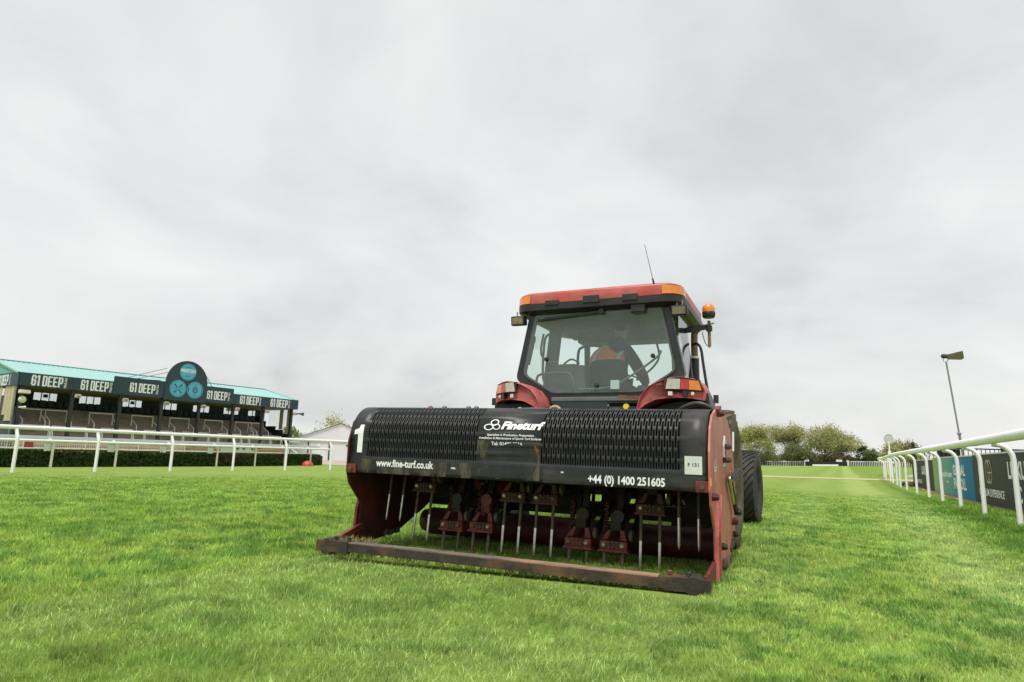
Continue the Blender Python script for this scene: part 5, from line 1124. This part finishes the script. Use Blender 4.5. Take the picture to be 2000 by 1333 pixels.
MB().box((.50, 2.36, 2.47), (.16, .10, .10), bev=.01).build('wiper_motor', 'black', cf)
for s_ in (-1, 1):                                     # amber lamps wrapped round the corners
    pts = []
    for a in np.linspace(0, 90, 7): pts.append((s_*(.972-.19+.200*math.sin(R(a))), 2.29+.19-.200*math.cos(R(a))))
    pts = [(s_*.775, 2.280)]+pts+[(s_*.982, 2.58)]
    lo = [(a, b, 2.600) for a, b in pts]; hi = [(a-s_*.003, b+.003, 2.692) for a, b in pts]; n = len(pts)
    MB().add(lo+hi, [(i, i+1, n+i+1, n+i) for i in range(n-1)]).build('corner_lamp', 'amber', rf, True)
    wl = MB().box((s_*.945, 2.36, 2.415), (.175, .10, .115), (R(8), 0, 0), bev=.015).build('work_lamp', 'black', tr)
    MB().box((s_*.945, 2.306, 2.407), (.138, .012, .080), (R(8), 0, 0)).build('lamp_glass', 'lamplens', wl)
    MB().tube([(s_*.945-.03, 2.37, 2.46), (s_*.945-.03, 2.37, 2.53)], .008, 6).tube([(s_*.945+.03, 2.37, 2.46), (s_*.945+.03, 2.37, 2.53)], .008, 6).build('lamp_bracket', 'pole', wl)
MB().tube([(.705, 2.33, 2.575), (.695, 2.32, 2.66), (.672, 2.29, 2.78)], [.022, .016, .008], 8).build('aerial_base', 'black', rf, True); MB().tube([(.674, 2.29, 2.77), (.608, 2.20, 3.148)], [.0036, .0026], 5).build('aerial', 'black', rf)
# wiper
wp = MB().bar((.09, 2.352, 2.462), (-.62, 2.352, 2.418), .02, .026).build('wiper', 'black', tr); MB().bar((-.18, 2.362, 2.440), (-.70, 2.362, 2.405), .014, .022).build('wiper_blade', 'black', wp)
MB().lathe([(0, -.03), (.032, -.03), (.032, .02), (0, .02)], (.075, 2.362, 2.465), 'Y', 12).build('wiper_pivot', 'black', wp)
# beacon, exhaust, handrail, mirror
ba = MB().bar((.86, 2.95, 2.30), (1.19, 2.92, 2.335), .04, .055).bar((.80, 2.55, 2.20), (.90, 2.93, 2.30), .03, .04).build('beacon_arm', 'blackpaint', tr)
MB().tube([(1.18, 2.92, 2.10), (1.18, 2.92, 2.40)], .018, 8).build('beacon_stick', 'exhaust', ba, True); MB().lathe([(.035, 0), (.035, .06), (.02, .07)], (1.18, 2.92, 2.28), n=10).build('clamp_collar', 'black', ba)
MB().bar((1.16, 2.90, 2.345), (1.24, 2.88, 2.365), .012, .012).build('clamp_screw', 'dullsteel', ba)
bc = MB().lathe([(.03, 0), (.06, .0), (.072, .02), (.074, .06), (.068, .07)], (1.18, 2.92, 2.435), n=20).build('beacon_base', 'black', ba, True)
MB().lathe([(.070, 0), (.071, .04), (.062, .075), (.035, .098), (0, .104)], (1.18, 2.92, 2.50), n=20).build('beacon_dome', 'amber', ba, True)
MB().tube(smooth_path([(1.10, 2.93, 2.28), (1.13, 2.95, 2.15), (1.18, 2.92, 2.09)], 4), .005, 5).build('beacon_cable', 'black', ba)
ex = MB().tube([(.88, 3.85, 1.1), (.88, 3.85, 2.12)], .055, 12).build('exhaust_stack', 'blackpaint', tr, True)
MB().tube(smooth_path([(.88, 3.85, 2.1), (.88, 3.85, 2.36), (.90, 3.83, 2.46), (1.0, 3.78, 2.53)], 5), .043, 12).build('exhaust_tip', 'exhaust', ex, True); MB().lathe([(.058, 0), (.058, .03)], (.88, 3.85, 2.11), n=12).build('exhaust_clamp', 'chrome', ex)
MB().tube(smooth_path([(.90, 3.55, 2.24), (.96, 3.52, 2.245), (1.01, 3.48, 2.17), (1.04, 3.45, 1.95), (1.09, 3.4, 1.60)], 5), .017, 8).build('grab_rail', 'black', tr, True)
MB().tube(smooth_path([(-.80, 3.35, 2.45), (-.98, 3.38, 2.42), (-1.02, 3.38, 2.2), (-1.02, 3.38, 1.85), (-.93, 3.36, 1.75)], 5), .016, 8).build('grab_rail', 'black', tr, True)
mi = MB().tube(smooth_path([(.10, 3.95, 1.86), (.30, 3.98, 2.02), (.40, 3.98, 2.18), (.36, 3.95, 2.42)], 5), .014, 8).build('mirror_arm', 'cabgrey', tr, True); MB().box((.345, 3.93, 2.43), (.16, .03, .16), bev=.015).build('mirror', pmat('green mirror reflection', (.22, .30, .17), None, 5, .2), mi)
# cab interior
MB().box((.36, 3.42, 1.665), (.16, .50, .09), bev=.03).box((.36, 3.42, 1.50), (.12, .36, .26)).build('armrest_console', 'cabgrey', cf)
se = MB().loft([[(x*k, y, z) for x, z in rnd([(-.235, 1.62), (.235, 1.62), (.215, 1.99), (-.215, 1.99)], .09)] for y, k in ((2.90, .94), (2.88, 1.0), (2.98, 1.0), (3.0, .96))]).build('driver_seat', 'seatcloth', tr, True)
MB().box((0, 3.2, 1.58), (.5, .5, .12), bev=.03).box((0, 3.2, 1.43), (.34, .36, .2)).build('seat_cushion', 'seatcloth', se)
MB().box((-.50, 2.85, 1.72), (.36, .34, .42), bev=.05).box((-.30, 2.78, 1.66), (.16, .2, .5), bev=.04).build('storage_bag', 'cabgrey', cf, True)
MB().tube(smooth_path([(-.50, 2.72, 1.93), (-.40, 2.72, 1.985), (-.30, 2.72, 1.93)], 4), .012, 6).build('bag_handle', 'cabgrey', cf)
MB().tube(smooth_path([(-.52, 3.36, 1.62), (-.53, 3.36, 2.12), (-.47, 3.36, 2.24), (-.28, 3.36, 2.25), (-.19, 3.36, 2.16), (-.14, 3.3, 1.60)], 5), .019, 8).build('inner_grab_frame', 'cabgrey', cf, True)
MB().tube(smooth_path([(-.80, 2.62, 1.55), (-.80, 2.6, 1.74), (-.72, 2.6, 1.80), (-.42, 2.6, 1.80), (-.34, 2.6, 1.72), (-.32, 2.62, 1.55)], 5), .015, 8).build('window_guard', 'cabgrey', cf, True)
MB().tube(smooth_path([(-.70, 2.55, 2.28), (-.73, 2.55, 2.05), (-.64, 2.55, 1.94), (-.52, 2.55, 1.93)], 5), .014, 8).build('window_lever', 'cabgrey', cf, True); MB().tube(smooth_path([(.70, 2.55, 2.02), (.66, 2.55, 1.95), (.42, 2.55, 1.78), (.12, 2.55, 1.62), (-.25, 2.55, 1.60)], 5), .013, 8).build('window_lever', 'cabgrey', cf, True)
MB().lathe([(.185, -.012), (.2, 0), (.185, .012), (.17, 0)], (0, 0, 0), 'Z', 24, closed=True).xf(Matrix.Translation((.05, 3.72, 1.78)) @ Euler((R(-35), 0, 0)).to_matrix().to_4x4()).build('steering_wheel', 'black', cf, True); MB().tube([(.05, 3.95, 1.45), (.05, 3.72, 1.78)], .04, 8).build('steering_column', 'black', cf)
for s_ in (-1, 1): MB().tube([(s_*.80, 2.50, 2.18), (s_*.86, 2.50, 1.90)], .010, 6).tube([(s_*.79, 2.48, 2.24), (s_*.80, 2.5, 2.18)], .016, 6).build('gas_strut', 'cabgrey', cf)

# ================================================================== DRIVER
def skin_obj(name, V, E_, mt, parent, sub=2, root=0):
    me = bpy.data.meshes.new(name); ks = list(V); me.from_pydata([V[k][0] for k in ks], [(ks.index(a), ks.index(b)) for a, b in E_], []); me.materials.append(M[mt])
    o = bpy.data.objects.new(name, me); COL.objects.link(o); o.parent = parent; o.modifiers.new('skin', 'SKIN')
    bm = bmesh.new(); bm.from_mesh(me); ly = bm.verts.layers.skin.verify(); bm.verts.ensure_lookup_table()
    for i, k in enumerate(ks):
        r_ = V[k][1]; bm.verts[i][ly].radius = r_ if isinstance(r_, tuple) else (r_, r_); bm.verts[i][ly].use_root = i == root
    bm.to_mesh(me); bm.free(); sb = o.modifiers.new('sub', 'SUBSURF'); sb.levels = sub; sb.render_levels = sub
    o.modifiers['skin'].use_smooth_shade = True; return o
dv = thing('person', 'driver in orange hi vis vest over dark hoodie sitting in the tractor cab', 'person', (OX, OY, 0), -YAW)
B_ = {'pelvis': ((.02, 3.13, 1.68), (.15, .12)), 'waist': ((.02, 3.12, 1.84), (.145, .11)), 'chest': ((-.01, 3.10, 2.02), (.165, .12)), 'neck0': ((.065, 3.12, 2.19), (.07, .065)), 'neck': ((.085, 3.14, 2.27), (.058, .058)), 'skull0': ((.098, 3.16, 2.345), (.074, .083)), 'skull': ((.10, 3.165, 2.42), (.078, .092)), 'crown': ((.10, 3.16, 2.475), (.055, .065)),
 'shR': ((.195, 3.10, 2.125), .072), 'elR': ((.375, 3.09, 1.81), .056), 'wrR': ((.35, 3.38, 1.755), .036), 'paR': ((.34, 3.45, 1.75), (.036, .024)),
 'shL': ((-.20, 3.12, 2.06), .066), 'elL': ((-.28, 3.33, 1.84), .048), 'wrL': ((-.13, 3.58, 1.84), .034), 'paL': ((-.10, 3.64, 1.86), (.036, .024)),
 'hiR': ((.11, 3.22, 1.66), .085), 'knR': ((.17, 3.62, 1.66), .064), 'anR': ((.17, 3.72, 1.42), .044), 'toR': ((.18, 3.85, 1.385), .035), 'hiL': ((-.08, 3.22, 1.66), .085), 'knL': ((-.12, 3.62, 1.66), .064), 'anL': ((-.12, 3.72, 1.42), .044), 'toL': ((-.13, 3.85, 1.385), .035)}
BE = [('pelvis', 'waist'), ('waist', 'chest'), ('chest', 'neck0'), ('neck0', 'neck'), ('neck', 'skull0'), ('skull0', 'skull'), ('skull', 'crown'), ('chest', 'shR'), ('shR', 'elR'), ('elR', 'wrR'), ('wrR', 'paR'), ('chest', 'shL'), ('shL', 'elL'), ('elL', 'wrL'), ('wrL', 'paL'), ('pelvis', 'hiR'), ('hiR', 'knR'), ('knR', 'anR'), ('anR', 'toR'), ('pelvis', 'hiL'), ('hiL', 'knL'), ('knL', 'anL'), ('anL', 'toL')]
for sd, s_ in (('R', 1), ('L', -1)):
    p = Vector(B_['pa'+sd][0])
    for k in range(4):
        o = (k-1.5)*.019; a = p+Vector((-s_*.012, .022, o*.9+.004)); b = a+Vector((-s_*.020, .030-.004*abs(k-1.5), -.004)); c = b+Vector((-s_*.026, -.004, -.010))
        B_[f'f{k}a{sd}'] = (a[:], .0105); B_[f'f{k}b{sd}'] = (b[:], .0092); B_[f'f{k}c{sd}'] = (c[:], .0080); BE += [('pa'+sd, f'f{k}a{sd}'), (f'f{k}a{sd}', f'f{k}b{sd}'), (f'f{k}b{sd}', f'f{k}c{sd}')]
    B_['ta'+sd] = ((p+Vector((s_*-.014, .0, .034)))[:], .012); B_['tb'+sd] = ((p+Vector((s_*-.034, .022, .042)))[:], .0095); BE += [('pa'+sd, 'ta'+sd), ('ta'+sd, 'tb'+sd)]
skin_obj('body', B_, BE, 'skin', dv)
MB().lathe([(0, 0), (.012, .006), (.010, .03), (0, .034)], (.105, 3.262, 2.385), 'Z', 8).build('nose', 'skin', dv, True)
for s_ in (-1, 1): MB().lathe([(0, -.008), (.026, -.006), (.03, .003), (.018, .008), (0, .006)], (.10+s_*.083, 3.165, 2.395), 'X', 12).build('ear', 'skin', dv, True)
grow_ = lambda k, e: (B_[k][0], tuple(q+e for q in (B_[k][1] if isinstance(B_[k][1], tuple) else (B_[k][1],)*2)))
ck = ['pelvis', 'waist', 'chest', 'neck0', 'shR', 'elR', 'wrR', 'shL', 'elL', 'wrL']
skin_obj('hoodie', {k: grow_(k, .018) for k in ck}, [e_ for e_ in BE if e_[0] in ck and e_[1] in ck], 'navycloth', dv)
tk = ['pelvis', 'hiR', 'knR', 'anR', 'hiL', 'knL', 'anL']
skin_obj('trousers', {k: grow_(k, .014) for k in tk}, [e_ for e_ in BE if e_[0] in tk and e_[1] in tk], 'seatcloth', dv)
MB().loft([[(.04+rx*math.cos(R(a)), 3.08+oy+ry*math.sin(R(a))*1.0, z+.02*math.cos(R(a))) for a in range(0, 360, 20)] for z, rx, ry, oy in ((2.02, .05, .03, -.075), (2.06, .10, .055, -.06), (2.13, .135, .075, -.035), (2.20, .13, .095, .0), (2.26, .105, .095, .035), (2.29, .085, .085, .05))]).build('hood', 'navycloth', dv, True)
rows = [(1.80, -.245, .165), (1.92, -.250, .165), (2.01, -.255, .168), (2.06, -.245, .185), (2.11, -.205, .215), (2.15, -.145, .215), (2.18, -.08, .190)]
vs = []; fs = []; nc = 10
for z, x0, x1 in rows:
    for i in range(nc+1):
        x = x0+(x1-x0)*i/nc; u = (x+.03)/.23; vs.append((x, 2.938+.10*abs(u)**2.4+max(0, z-2.02)*.42, z))
for j in range(len(rows)-1):
    for i in range(nc): fs.append((j*(nc+1)+i, j*(nc+1)+i+1, (j+1)*(nc+1)+i+1, (j+1)*(nc+1)+i))
vest = MB().add(vs, fs).build('vest', 'orange', dv, True); sm = vest.modifiers.new('thickness', 'SOLIDIFY'); sm.thickness = .012
for i0 in (1, 8):
    q = [(j*(nc+1)+i0+d) for j in range(len(rows)) for d in (0, 1)]; pv_ = [(vs[k][0], vs[k][1]-.022, vs[k][2]+.002) for k in q]
    MB().add(pv_, [(2*j, 2*j+1, 2*j+3, 2*j+2) for j in range(len(rows)-1)]).build('reflective_strip', 'reflect', dv)
skin_obj('hair', {'a': ((.098, 3.145, 2.35), (.066, .066)), 'b': ((.10, 3.150, 2.43), (.082, .090)), 'c': ((.10, 3.155, 2.487), (.060, .066))}, [('a', 'b'), ('b', 'c')], 'hair', dv)
